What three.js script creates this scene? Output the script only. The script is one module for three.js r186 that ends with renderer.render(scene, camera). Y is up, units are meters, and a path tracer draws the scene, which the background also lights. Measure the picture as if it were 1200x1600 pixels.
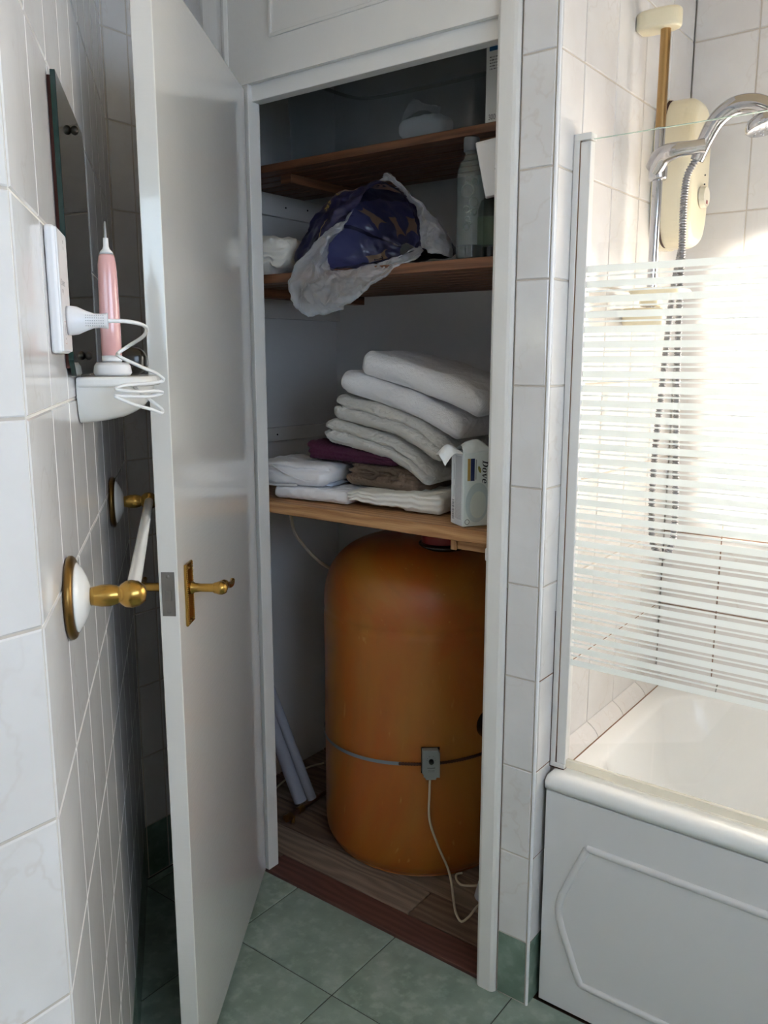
import * as THREE from 'three';
import { RoundedBoxGeometry } from 'three/addons/geometries/RoundedBoxGeometry.js';
import { mergeGeometries, mergeVertices } from 'three/addons/utils/BufferGeometryUtils.js';
import { ImprovedNoise } from 'three/addons/math/ImprovedNoise.js';

// ---------------------------------------------------------------- camera, sky, sun, exposure
const V = (x, y, z) => new THREE.Vector3(x, y, z);
const rad = (a) => a * Math.PI / 180;
const scene = new THREE.Scene();
const FOCAL = 1310, PITCH = rad(10.47), YAW = rad(37.1), EYE = V(0.734, 1.424, 1.498);
const camera = new THREE.PerspectiveCamera(2 * Math.atan(800 / FOCAL) * 180 / Math.PI, 1200 / 1600, 0.02, 60);
camera.rotation.order = 'YXZ';
camera.rotation.set(-PITCH, YAW, 0);
camera.position.copy(EYE);
scene.add(camera);
camera.updateMatrixWorld();

scene.background = new THREE.Color(0.62, 0.78, 1.0);
scene.backgroundIntensity = 8.6;

const sun = new THREE.DirectionalLight(new THREE.Color(1.0, 0.915, 0.785), 56);
const SUN_DIR = V(1, 0.27, 1.6).normalize();
sun.position.copy(SUN_DIR).multiplyScalar(8).add(V(0.4, 1.2, -0.5));
sun.target.position.set(0.4, 1.2, -0.5);
sun.castShadow = true;
sun.shadow.radius = 6;
sun.shadow.mapSize.set(2048, 2048);
Object.assign(sun.shadow.camera, { left: -4, right: 4, top: 4, bottom: -4, near: 0.5, far: 20 });
scene.add(sun, sun.target);

const renderer = new THREE.WebGLRenderer();
renderer.toneMapping = THREE.LinearToneMapping;
renderer.toneMappingExposure = 1.0;
renderer.shadowMap.enabled = true;

// ---------------------------------------------------------------- helpers
let seedValue = 12345;
const rnd = () => { seedValue = (seedValue * 1664525 + 1013904223) >>> 0; return seedValue / 4294967296; };
const range = (a, b) => a + (b - a) * rnd();
const noise = new ImprovedNoise();
const fbm = (x, y, z, o = 4) => { let s = 0, a = 0.5, f = 1; for (let i = 0; i < o; i++) { s += a * noise.noise(x * f, y * f, z * f); a *= 0.5; f *= 2.03; } return s; };
const used = new Map();
const numbered = (name) => { const n = used.get(name) ?? 0; used.set(name, n + 1); return n ? `${name}_${String(n).padStart(3, '0')}` : name; };

// pixel of the 1200 x 1600 frame -> world point on a plane
const rayOf = (px, py) => V(px - 600, 800 - py, -FOCAL).applyQuaternion(camera.quaternion);
const onZ = (px, py, z) => { const r = rayOf(px, py); return EYE.clone().addScaledVector(r, (z - EYE.z) / r.z); };
const onX = (px, py, x) => { const r = rayOf(px, py); return EYE.clone().addScaledVector(r, (x - EYE.x) / r.x); };
const onY = (px, py, y) => { const r = rayOf(px, py); return EYE.clone().addScaledVector(r, (y - EYE.y) / r.y); };

function mesh(name, geo, mat, parent = scene, label) {
  const m = new THREE.Mesh(geo, mat);
  m.name = parent === scene ? numbered(name) : name;
  m.castShadow = m.receiveShadow = true;
  if (label) m.userData.label = label;
  parent.add(m);
  return m;
}
function tag(o, label, category, group, kind) {
  o.userData.label = label; o.userData.category = category;
  if (group) o.userData.group = group;
  if (kind) o.userData.kind = kind;
  return o;
}
function thing(name, label, category, pos = [0, 0, 0], turn = 0, group, kind) {
  const g = new THREE.Group();
  g.name = numbered(name);
  g.position.set(...pos); g.rotation.y = turn;
  scene.add(g);
  return tag(g, label, category, group, kind);
}
// boxes given by their extents
const ext = (x0, x1, y0, y1, z0, z1) => new THREE.BoxGeometry(x1 - x0, y1 - y0, z1 - z0).translate((x0 + x1) / 2, (y0 + y1) / 2, (z0 + z1) / 2);
const rext = (x0, x1, y0, y1, z0, z1, r = 0.003, s = 2) => new RoundedBoxGeometry(x1 - x0, y1 - y0, z1 - z0, s, r).translate((x0 + x1) / 2, (y0 + y1) / 2, (z0 + z1) / 2);
const plain = (g) => { const n = g.index ? g.toNonIndexed() : g; for (const k of Object.keys(n.attributes)) if (!['position', 'normal', 'uv'].includes(k)) n.deleteAttribute(k); return n; };
const join = (list) => mergeGeometries(list.map(plain));
// uv in metres from the dominant axis of the normal; u runs along the given long axis
function metreUV(geo, long = 'x', ou = 0, ov = 0) {
  const g = geo.index ? geo.toNonIndexed() : geo, p = g.attributes.position, n = g.attributes.normal, uv = new Float32Array(p.count * 2);
  for (let i = 0; i < p.count; i += 3) {
    let nx = 0, ny = 0, nz = 0;
    for (let k = 0; k < 3; k++) { nx += Math.abs(n.getX(i + k)); ny += Math.abs(n.getY(i + k)); nz += Math.abs(n.getZ(i + k)); }
    for (let k = 0; k < 3; k++) {
      const q = { x: p.getX(i + k), y: p.getY(i + k), z: p.getZ(i + k) };
      const drop = nx > ny && nx > nz ? 'x' : ny > nz ? 'y' : 'z';
      const axes = ['x', 'y', 'z'].filter((a) => a !== drop);
      let u = axes[0], v = axes[1];
      if (v === long) [u, v] = [v, u];
      uv[(i + k) * 2] = q[u] + ou; uv[(i + k) * 2 + 1] = q[v] + ov;
    }
  }
  g.setAttribute('uv', new THREE.BufferAttribute(uv, 2));
  return g;
}
function tubeAlong(pts, r, seg = 40, rs = 8, closed = false) {
  const c = new THREE.CatmullRomCurve3(pts, closed, 'centripetal');
  return new THREE.TubeGeometry(c, seg, r, rs, closed);
}
// tube whose radius follows a function of the position along it
function variTube(pts, radius, seg = 60, rs = 12) {
  const c = new THREE.CatmullRomCurve3(pts, false, 'centripetal'), g = new THREE.TubeGeometry(c, seg, 1, rs, false), p = g.attributes.position;
  for (let i = 0; i <= seg; i++) {
    const o = c.getPointAt(i / seg), k = radius(i / seg, i);
    for (let j = 0; j <= rs; j++) { const a = i * (rs + 1) + j, q = V(0, 0, 0).fromBufferAttribute(p, a).sub(o).multiplyScalar(k).add(o); p.setXYZ(a, q.x, q.y, q.z); }
  }
  g.computeVertexNormals();
  return g;
}
const lathe = (prof, seg = 48) => new THREE.LatheGeometry(prof.map(([r, y]) => new THREE.Vector2(r, y)), seg);
// rods with their axis along z, from a profile of [radius, z]
const latheZ = (prof, seg = 32) => lathe(prof, seg).rotateX(Math.PI / 2);
const rod = (a, b, r, rs = 12) => { const d = b.clone().sub(a), g = new THREE.CylinderGeometry(r, r, d.length(), rs); g.applyQuaternion(new THREE.Quaternion().setFromUnitVectors(V(0, 1, 0), d.clone().normalize())); return g.translate((a.x + b.x) / 2, (a.y + b.y) / 2, (a.z + b.z) / 2); };
// soft pad: box with rounded edges, fold grooves, sag and crumple
function pad(L, T, D, { r = T * 0.45, nx = 48, ny = 10, nz = 20, grooves = [], gdepth = 0.008, bend = () => 0, amp = 0.003, freq = 18, seed = 0, ridge = 0, fuzz = 0, fuzzFreq = 150, taper = () => 1 } = {}) {
  let g = new THREE.BoxGeometry(L, T, D, nx, ny, nz);
  g.deleteAttribute('uv'); g.deleteAttribute('normal');
  g = mergeVertices(g, 1e-5);
  const p = g.attributes.position, h = [L / 2, T / 2, D / 2], uv = new Float32Array(p.count * 2);
  for (let i = 0; i < p.count; i++) {
    let x = p.getX(i), y = p.getY(i), z = p.getZ(i);
    const u0 = x, v0 = z + y;
    const cx = Math.max(-h[0] + r, Math.min(h[0] - r, x)), cy = Math.max(-h[1] + r, Math.min(h[1] - r, y)), cz = Math.max(-h[2] + r, Math.min(h[2] - r, z));
    const d = V(x - cx, y - cy, z - cz), l = d.length();
    if (l > 1e-6) { const m = Math.max(Math.abs(d.x), Math.abs(d.y), Math.abs(d.z)); d.multiplyScalar(m / l); x = cx + d.x; y = cy + d.y; z = cz + d.z; }
    for (const gy of grooves) {
      const k = gdepth * Math.exp(-(((y - gy) / 0.005) ** 2));
      if (z > h[2] - r) z -= k;
      if (x < -h[0] + r) x += k;
    }
    const f = fbm(x * freq + seed * 7.1, y * freq * 1.3 + seed, z * freq + seed * 3.3, 4);
    const w = ridge ? ridge * (0.5 - Math.abs(fbm(x * freq * 0.6 + seed * 2, y * 6 + 4, z * freq * 0.9 - seed, 3))) : 0;
    y *= taper(x / L + 0.5);
    const s = y > -h[1] * 0.9 ? 1 : 0.25;
    x += amp * f * 1.5; y += (amp * 2 * f + w) * s; z += amp * 1.5 * fbm(x * freq + 9, y * freq, z * freq + seed, 3);
    if (fuzz) { const k = fuzz * noise.noise(x * fuzzFreq, y * fuzzFreq + seed, z * fuzzFreq); x += k; y += k * 1.2; z += k * 1.2; }
    y += bend(x / L + 0.5, z / D + 0.5);
    p.setXYZ(i, x, y, z);
    uv[i * 2] = u0; uv[i * 2 + 1] = v0;
  }
  g.setAttribute('uv', new THREE.BufferAttribute(uv, 2));
  g.computeVertexNormals();
  return g;
}
// surface through rows of points (smooth both ways)
function sheet(rows, { nu = 60, nv = 24, closed = false, amp = 0, freq = 20, seed = 0 } = {}) {
  const curves = rows.map((r) => new THREE.CatmullRomCurve3(r, closed, 'centripetal'));
  const pos = [], uv = [], idx = [];
  for (let i = 0; i <= nu; i++) {
    const col = new THREE.CatmullRomCurve3(curves.map((c) => c.getPoint(i / nu)), false, 'centripetal');
    for (let j = 0; j <= nv; j++) {
      const q = col.getPoint(j / nv), e = closed && i === nu ? 0 : i;
      if (amp) { const k = (o) => amp * fbm(q.x * freq + seed + o, q.y * freq + o * 2, q.z * freq - seed, 4); q.set(q.x + k(0), q.y + k(11), q.z + 1.6 * k(23)); }
      pos.push(q.x, q.y, q.z); uv.push(e === 0 && i ? 1 : i / nu, j / nv);
    }
  }
  for (let i = 0; i < nu; i++) for (let j = 0; j < nv; j++) { const a = i * (nv + 1) + j, b = a + nv + 1; idx.push(a, b, a + 1, b, b + 1, a + 1); }
  const g = new THREE.BufferGeometry();
  g.setAttribute('position', new THREE.Float32BufferAttribute(pos, 3));
  g.setAttribute('uv', new THREE.Float32BufferAttribute(uv, 2));
  g.setIndex(idx); g.computeVertexNormals();
  return g;
}
// loft through rounded rectangles lying flat: {x, z, a, b, r, y}
function ringLoft(rings, n = 16, cap = true) {
  const N = n * 4, pos = [], idx = [];
  for (const k of rings) for (let i = 0; i < N; i++) {
    const q = Math.floor(i / n), t = (i % n) / (n - 1) * Math.PI / 2 + q * Math.PI / 2;
    const sx = q === 0 || q === 3 ? 1 : -1, sz = q < 2 ? 1 : -1;
    pos.push(k.x + sx * (k.a - k.r) + k.r * Math.cos(t), k.y, k.z + sz * (k.b - k.r) + k.r * Math.sin(t));
  }
  for (let j = 0; j < rings.length - 1; j++) for (let i = 0; i < N; i++) { const a = j * N + i, b = j * N + (i + 1) % N; idx.push(a, a + N, b, b, a + N, b + N); }
  if (cap) { const c = pos.length / 3, k = rings[rings.length - 1], o = (rings.length - 1) * N; pos.push(k.x, k.y, k.z); for (let i = 0; i < N; i++) idx.push(o + i, c, o + (i + 1) % N); }
  const g = new THREE.BufferGeometry();
  g.setAttribute('position', new THREE.Float32BufferAttribute(pos, 3));
  g.setAttribute('uv', new THREE.Float32BufferAttribute(new Float32Array(pos.length / 3 * 2), 2));
  g.setIndex(idx); g.computeVertexNormals();
  return g;
}

// ---------------------------------------------------------------- textures and materials
function dataTex(n, fn, srgb = true, rep = 1) {
  const d = new Uint8Array(n * n * 4);
  for (let y = 0; y < n; y++) for (let x = 0; x < n; x++) { const c = fn(x / n, y / n), o = (y * n + x) * 4; for (let k = 0; k < 3; k++) d[o + k] = Math.max(0, Math.min(255, c[k] * 255)); d[o + 3] = 255; }
  const t = new THREE.DataTexture(d, n, n);
  t.wrapS = t.wrapT = THREE.RepeatWrapping; t.magFilter = THREE.LinearFilter; t.minFilter = THREE.LinearMipmapLinearFilter; t.generateMipmaps = true;
  t.repeat.set(rep, rep);
  if (srgb) t.colorSpace = THREE.SRGBColorSpace;
  t.needsUpdate = true;
  return t;
}
// noise that tiles over the unit square
const tile2 = (u, v, f, o = 4, s = 0) => { const a = u * Math.PI * 2, b = v * Math.PI * 2, k = f / 6.283; return fbm(Math.cos(a) * k + s, Math.sin(a) * k + Math.cos(b) * k + s * 2, Math.sin(b) * k - s, o); };
const tileB = (u, v, f, o = 4, s = 0) => { const g = (a, b) => fbm(a * f + s, b * f - s, s * 1.7, o), p = u * u * (3 - 2 * u), q = v * v * (3 - 2 * v); return 1.25 * ((g(u, v) * (1 - p) + g(u - 1, v) * p) * (1 - q) + (g(u, v - 1) * (1 - p) + g(u - 1, v - 1) * p) * q); };
const mixc = (a, b, t) => a.map((x, i) => x + (b[i] - x) * t);
const cl = (x, a = 0, b = 1) => Math.max(a, Math.min(b, x));
const marbleTex = dataTex(512, (u, v) => {
  const a = Math.abs(tileB(u, v, 8, 5, 11.4)), vein = cl(1 - a / 0.03) * cl(0.45 + 2.4 * tileB(u, v, 4, 2, 23.1));
  const cloud = tileB(u, v, 9, 4, 40.2);
  let c = mixc([0.915, 0.905, 0.90], [0.885, 0.87, 0.86], cl(0.5 + cloud * 1.6));
  return mixc(c, [0.80, 0.755, 0.72], vein * 0.28);
}, true, 1 / 0.9);
const greenTex = dataTex(512, (u, v) => {
  const a = tileB(u, v, 9, 5, 5.3), b = tileB(u, v, 34, 4, 9.7);
  let c = mixc([0.50, 0.57, 0.515], [0.60, 0.655, 0.61], cl(0.5 + a * 1.8));
  return mixc(c, [0.70, 0.74, 0.70], cl(b * 2.4 + a * 0.6) * 0.6);
}, true, 1 / 0.7);
const woodMaker = (light, dark, seed) => dataTex(512, (u, v) => {
  const w = tile2(u, v, 2.2, 3, seed) * 0.22, g = Math.sin((v * 9 + w * 10) * Math.PI * 2) * 0.5 + 0.5, fine = fbm(u * 6, v * 160, seed, 3);
  return mixc(light, dark, cl(g * 0.55 + fine * 0.7 + 0.1));
}, true, 1);
const pineTex = woodMaker([0.80, 0.62, 0.43], [0.58, 0.38, 0.22], 3);
const slatTex = woodMaker([0.52, 0.345, 0.235], [0.33, 0.205, 0.13], 8);
const plankTex = woodMaker([0.60, 0.52, 0.45], [0.42, 0.35, 0.30], 13);
const sillTex = woodMaker([0.42, 0.27, 0.23], [0.28, 0.17, 0.15], 17);
for (const t of [pineTex, slatTex, plankTex, sillTex]) t.repeat.set(1.2, 5);
const fuzzTex = dataTex(256, (u, v) => { const k = cl(0.5 + 0.5 * (rnd() * 2 - 1)); const a = 0.5 + tile2(u, v, 40, 2, 2); const x = cl(0.55 * k + 0.45 * a); return [x, x, x]; }, false, 9);
const weaveTex = dataTex(256, (u, v) => { const x = 0.5 + 0.25 * Math.sin(u * 160 * Math.PI) + 0.25 * Math.sin(v * 160 * Math.PI); return [x, x, x]; }, false, 8);
const brushTex = dataTex(256, (u, v) => { const x = cl(0.5 + fbm(u * 70, v * 5, 4, 3) * 0.8 + tile2(u, v, 8, 2, 8) * 0.5); return [x, x, x]; }, false, 3);
const foamTex = dataTex(512, (u, v) => {
  const a = tile2(u, v, 6, 4, 31), b = tile2(u, v, 22, 4, 35), s = tile2(u, v, 60, 2, 38);
  let c = mixc([0.68, 0.435, 0.155], [0.695, 0.36, 0.115], cl(0.5 + a * 2.4));
  c = mixc(c, [0.62, 0.39, 0.15], cl(b * 1.2));
  return mixc(c, [0.80, 0.62, 0.38], cl((s - 0.33) * 8) * 0.5);
}, true, 1);
foamTex.repeat.set(2, 1);
const whiteRough = dataTex(256, (u, v) => { const x = cl(0.55 + tile2(u, v, 14, 4, 12) * 0.8); return [x, x, x]; }, false, 1);

function canvasTex(w, h, draw) {
  const c = document.createElement('canvas'); c.width = w; c.height = h;
  draw(c.getContext('2d'), w, h);
  const t = new THREE.CanvasTexture(c); t.colorSpace = THREE.SRGBColorSpace; return t;
}
const std = (color, roughness, o = {}) => new THREE.MeshStandardMaterial({ color, roughness, ...o });
const phys = (color, roughness, o = {}) => new THREE.MeshPhysicalMaterial({ color, roughness, ...o });
const M = {
  tile: phys(0xffffff, 0.12, { map: marbleTex }),
  greenTile: phys(0xffffff, 0.34, { map: greenTex }),
  greenSkirt: phys(new THREE.Color(0.72, 0.80, 0.75), 0.2, { map: greenTex }),
  grout: std(0xf0ebe2, 0.85), groutDull: std(0xcdc3b7, 0.9), groutBrown: std(0x8a6a55, 0.95), groutFloor: std(0x4d524b, 0.95),
  gloss: phys(0xebe8e3, 0.22, { bumpMap: brushTex, bumpScale: 0.0003 }),
  doorPaint: phys(0xedeae4, 0.20, { clearcoat: 1, clearcoatRoughness: 0.05, bumpMap: brushTex, bumpScale: 0.0002 }),
  wallPaint: std(0xd9d7d3, 0.7), ceiling: std(0xead8b8, 0.9), inner: std(0xe6e5e3, 0.62, { bumpMap: whiteRough, bumpScale: 0.0008 }),
  pine: std(0xffffff, 0.55, { map: pineTex }), slat: std(0xffffff, 0.5, { map: slatTex }), plank: std(0xffffff, 0.8, { map: plankTex }), plank2: std(0xd6cac2, 0.8, { map: plankTex }), sill: std(0xffffff, 0.6, { map: sillTex }),
  foam: phys(0xffffff, 0.42, { map: foamTex, clearcoat: 0.25, clearcoatRoughness: 0.35 }),
  chrome: std(0xb4b4b8, 0.08, { metalness: 1 }), hose: std(0x8c8c90, 0.32, { metalness: 1 }), brass: std(0xb8914c, 0.26, { metalness: 1 }), darkBrass: std(0x86683a, 0.36, { metalness: 1 }), wornBrass: std(0xab8c62, 0.3, { metalness: 1 }),
  steel: std(0x8a8886, 0.4, { metalness: 1 }), rust: std(0x4a2f24, 0.9), darkMetal: std(0x33302d, 0.35, { metalness: 0.9 }),
  ceramic: phys(0xf4f2ee, 0.12), enamel: phys(0xf6f6f4, 0.10), plasticWhite: phys(0xf3f2f4, 0.3), plasticGrey: std(0xb6b8bd, 0.5), cream: phys(0xe9dfc2, 0.28), panel: phys(0xe6e4e4, 0.3),
  black: phys(0x14130f, 0.22), red: phys(0x8a1f1f, 0.35), pink: phys(0xeeb6b4, 0.2, { clearcoat: 0.5 }),
  glass: phys(0xffffff, 0.0, { transmission: 1, thickness: 0, ior: 1.5 }), glassEdge: phys(0xcfe6dc, 0.2, { transmission: 0.5, thickness: 0 }),
  frost: phys(0xf7fbfb, 1.0, { transmission: 0.55, thickness: 0 }),
  alu: phys(0xe8e6e2, 0.32), seal: std(0x86684c, 0.6), strip: phys(0xf6f4ec, 0.25, { transmission: 0.65, thickness: 0 }),
  towelWhite: std(0xf1eff0, 0.95, { bumpMap: fuzzTex, bumpScale: 0.0022 }), towelCream: std(0xece8e0, 0.97, { bumpMap: fuzzTex, bumpScale: 0.004 }), towelPurple: std(0x56233f, 0.97, { bumpMap: fuzzTex, bumpScale: 0.003 }), towelBrown: std(0x8f7a68, 0.97, { bumpMap: fuzzTex, bumpScale: 0.004 }),
  linen: std(0xf0eeef, 0.9, { bumpMap: weaveTex, bumpScale: 0.0003, side: THREE.DoubleSide }), linenBlue: std(0xaab4c6, 0.9, { side: THREE.DoubleSide }), linenCream: std(0xe8e4da, 0.9, { side: THREE.DoubleSide }),
  film: phys(0xf2f4f8, 0.3, { transmission: 0.75, thickness: 0, side: THREE.DoubleSide, clearcoat: 1, clearcoatRoughness: 0.12 }), boxPlastic: phys(0xd2d7d8, 0.22, { transmission: 0.88, thickness: 0, side: THREE.DoubleSide }),
  cable: std(0xd9cdb4, 0.5), cord: phys(0xf2f1f0, 0.35), lagging: std(0x9a9ca6, 0.8), copper: std(0x7a5a44, 0.45, { metalness: 0.8 }),
  mirror: std(0xd5dad6, 0.03, { metalness: 1 }), mirrorEdge: phys(0x14302a, 0.15), mirrorBack: std(0x5a2f26, 0.8),
  screw: std(0x777777, 0.3, { metalness: 1 }),
};

// ---------------------------------------------------------------- tiled walls
const tileCache = new Map();
function tileGeo(w, h, variant) {
  const key = w.toFixed(3) + h.toFixed(3) + variant;
  if (tileCache.has(key)) return tileCache.get(key);
  const b = 0.0016, z0 = -0.004, P = [], U = [], ou = variant * 0.217, ov = variant * 0.371;
  const quad = (a, c, d, e) => { for (const q of [a, c, d, a, d, e]) { P.push(...q); U.push(q[0] + ou, q[1] + ov); } };
  const F = [[b, b, 0], [w - b, b, 0], [w - b, h - b, 0], [b, h - b, 0]], O = [[0, 0, -b], [w, 0, -b], [w, h, -b], [0, h, -b]], B = [[0, 0, z0], [w, 0, z0], [w, h, z0], [0, h, z0]];
  quad(...F);
  for (let i = 0; i < 4; i++) { const j = (i + 1) % 4; quad(O[i], O[j], F[j], F[i]); quad(B[i], B[j], O[j], O[i]); }
  const g = new THREE.BufferGeometry();
  g.setAttribute('position', new THREE.Float32BufferAttribute(P, 3)); g.setAttribute('uv', new THREE.Float32BufferAttribute(U, 2)); g.computeVertexNormals();
  tileCache.set(key, g);
  return g;
}
const ROW = 0.2022, rowsY = [0.155]; for (let k = 1; k < 12; k++) rowsY.push(0.155 + ROW * k);
const CEIL = 2.45;
function tileField(group, us, ys, mat, J = 0.003, v0 = 0) {
  for (let i = 0; i < us.length - 1; i++) for (let j = 0; j < ys.length - 1; j++) {
    const w = us[i + 1] - us[i] - J, h = ys[j + 1] - ys[j] - J;
    if (w < 0.006 || h < 0.006) continue;
    const t = mesh('tile', tileGeo(w, h, (i * 3 + j * 5 + v0) % 7), mat, group);
    t.position.set(us[i] + J / 2, ys[j] + J / 2, 0);
  }
}
function tiledWall(name, label, pos, turn, us, ys, th, { dirtyBelow = 0, skirt = true, J = 0.003, grout = M.grout, v0 = 0 } = {}) {
  const g = thing(name, label, 'wall', pos, turn, null, 'structure');
  const a = us[0], b = us[us.length - 1], top = CEIL;
  if (dirtyBelow) { mesh('grout_backing', ext(a, b, dirtyBelow, top, -th, -0.002), grout, g); mesh('grout_backing', ext(a, b, 0, dirtyBelow, -th, -0.002), M.groutBrown, g, 'brown stained grout'); }
  else mesh('grout_backing', ext(a, b, 0, top, -th, -0.002), grout, g);
  if (skirt) tileField(g, us, [0.001, 0.155], M.greenSkirt, J, v0);
  tileField(g, us, ys, M.tile, J, v0);
  return g;
}
const allRows = [...rowsY, CEIL];
const DIAG = { t: rad(50.87), p: V(0, 0, 1.075) };
DIAG.turn = rad(50.87 + 90);
DIAG.d = V(-Math.sin(DIAG.t), 0, -Math.cos(DIAG.t)); DIAG.n = V(Math.cos(DIAG.t), 0, -Math.sin(DIAG.t));
const cuts = (a, first, step, end) => { const r = [a]; for (let x = first; x < end - 0.01; x += step) r.push(x); r.push(end); return r; };

tiledWall('wall_diagonal', 'white marbled tile wall running diagonally behind the open door', [0, 0, 1.075], DIAG.turn, cuts(0.0005, 0.163, 0.1525, 1.37), allRows, 0.08, { v0: 1 });
tiledWall('wall_left', 'bright white tiled wall face beside the towel rail', [0, 0, 2.3], Math.PI / 2, cuts(0, 0.155, 0.1525, 1.2245), allRows, 0.1, { grout: M.groutDull, v0: 2 });
tiledWall('wall_niche', 'short dark tiled wall in the niche behind the open door', [-1.057, 0, 0.34], Math.PI / 2, [0, 0.13, 0.2, 0.34], allRows, 0.08, { grout: M.groutDull, v0: 3 });
tiledWall('wall_wing', 'narrow tiled wall beside the hinge side architrave', [-1.06, 0, 0], 0, [0, 0.118], allRows, 0.03, { grout: M.groutDull, v0: 4 });
tiledWall('wall_pier', 'single column of marbled tiles between door frame and bath', [-0.078, 0, 0], 0, [0, 0.071], allRows, 0.07, { grout: M.groutDull, v0: 5 });
tiledWall('wall_shower', 'tiled side wall carrying the shower rail', [0, 0, 0], Math.PI / 2, [0.007, 0.107, 0.262, 0.417, 0.572, 0.724], allRows, 0.09, { grout: M.groutDull, v0: 6, dirtyBelow: 0.95, skirt: false });
tiledWall('wall_back', 'tiled wall along the long far side of the bath', [0, 0, -0.725], 0, cuts(0, 0.15, 0.1525, 1.72), allRows.slice(2), 0.1, { grout: M.groutDull, v0: 2, dirtyBelow: 0.97, skirt: false });
// green skirting return on the pier
{ const g = thing('trim_1', 'green skirting tile round the corner of the tiled pier beside the bath panel', 'skirting', [0.0005, 0, 0], Math.PI / 2, null, 'structure'); tileField(g, [0.004, 0.06], [0.001, 0.155], M.greenSkirt); }
// rounded white corner beads
const bead = (name, label, x, z, a0) => { const s = new THREE.Shape(); const r = 0.0042; s.moveTo(0, 0); s.absarc(0, 0, r, a0, a0 + Math.PI * 0.62, false); s.lineTo(0, 0); const m = mesh(name, new THREE.ExtrudeGeometry(s, { depth: CEIL - 0.001, bevelEnabled: false, curveSegments: 8 }).rotateX(-Math.PI / 2).translate(x, 0.0005, z), M.plasticWhite); tag(m, label, 'trim', null, 'structure'); };
bead('trim_2', 'white plastic corner bead on the tiled pier by the shower screen', -0.0040, -0.0040, -Math.PI * 0.56);

// plain room shell: ceiling, floor, right and rear walls with their windows
const structure = (name, geo, mat, label, category) => tag(mesh(name, geo, mat), label, category, null, 'structure');
structure('ceiling', ext(-1.4, 1.95, CEIL, CEIL + 0.1, -0.95, 2.5), M.ceiling, 'plain off-white bathroom ceiling', 'ceiling');
const WIN1 = { z0: 0.50, z1: 1.99, y0: 1.38, y1: 2.12 };
const XR = 1.72, ZR = 2.30;
structure('wall_right', join([ext(XR, XR + 0.12, 0, WIN1.y0, -0.85, 2.42), ext(XR, XR + 0.12, WIN1.y1, CEIL, -0.85, 2.42), ext(XR, XR + 0.12, WIN1.y0, WIN1.y1, -0.85, WIN1.z0), ext(XR, XR + 0.12, WIN1.y0, WIN1.y1, WIN1.z1, 2.42)]), M.wallPaint, 'plain painted wall with the daylight window at the bath end', 'wall');
structure('wall_rear', ext(-0.1, XR, 0, CEIL, ZR, ZR + 0.12), M.wallPaint, 'plain painted wall behind the viewer', 'wall');
{
  const w = thing('window_1', 'white framed window in the wall at the bath end', 'window', [0, 0, 0], 0, null, 'structure'), { z0, z1, y0, y1 } = WIN1, x = XR + 0.05;
  mesh('window_frame', join([ext(x, x + 0.05, y0, y0 + 0.035, z0, z1), ext(x, x + 0.05, y1 - 0.035, y1, z0, z1), ext(x, x + 0.05, y0, y1, z0, z0 + 0.035), ext(x, x + 0.05, y0, y1, z1 - 0.035, z1)]), M.gloss, w);
  mesh('pane', ext(x + 0.02, x + 0.024, y0 + 0.03, y1 - 0.03, z0 + 0.03, z1 - 0.03), M.glass, w);
}
{
  const f = thing('floor', 'bathroom floor of square mottled green tiles', 'floor', [0, 0, 0], 0, null, 'structure');
  mesh('grout_backing', ext(-1.3, 1.95, -0.1, -0.0025, -0.035, 2.42), M.groutFloor, f);
  const P = [[0, 1.075], [0, 2.3], [1.72, 2.3], [1.72, -0.035], [-1.06, -0.035], [-1.06, 0.215]];
  const inside = (x, z) => { let c = false; for (let i = 0, j = P.length - 1; i < P.length; j = i++) { const [xi, zi] = P[i], [xj, zj] = P[j]; if ((zi > z) !== (zj > z) && x < (xj - xi) * (z - zi) / (zj - zi) + xi) c = !c; } return c; };
  const S = 0.33, xs = [], zs = [-0.035];
  for (let x = -0.37 - 3 * S; x < 2.06; x += S) xs.push(x);
  for (let z = 0.235; z < 2.3; z += S) zs.push(z);
  zs.push(2.3);
  for (let i = 0; i < xs.length - 1; i++) for (let j = 0; j < zs.length - 1; j++) {
    const x0 = Math.max(xs[i], -1.056), x1 = Math.min(xs[i + 1], 1.719), z0 = zs[j], z1 = zs[j + 1], J = 0.003;
    if (x1 - x0 < 0.02 || ![[x0 + 0.01, z0 + 0.01], [x1 - 0.01, z0 + 0.01], [x0 + 0.01, z1 - 0.01], [x1 - 0.01, z1 - 0.01], [(x0 + x1) / 2, (z0 + z1) / 2]].some(([x, z]) => inside(x, z))) continue;
    const t = mesh('tile', tileGeo(x1 - x0 - J, z1 - z0 - J, (i * 2 + j * 3) % 7), M.greenTile, f);
    t.rotation.x = -Math.PI / 2; t.position.set(x0 + J / 2, 0, z1 - J / 2);
  }
}

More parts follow.
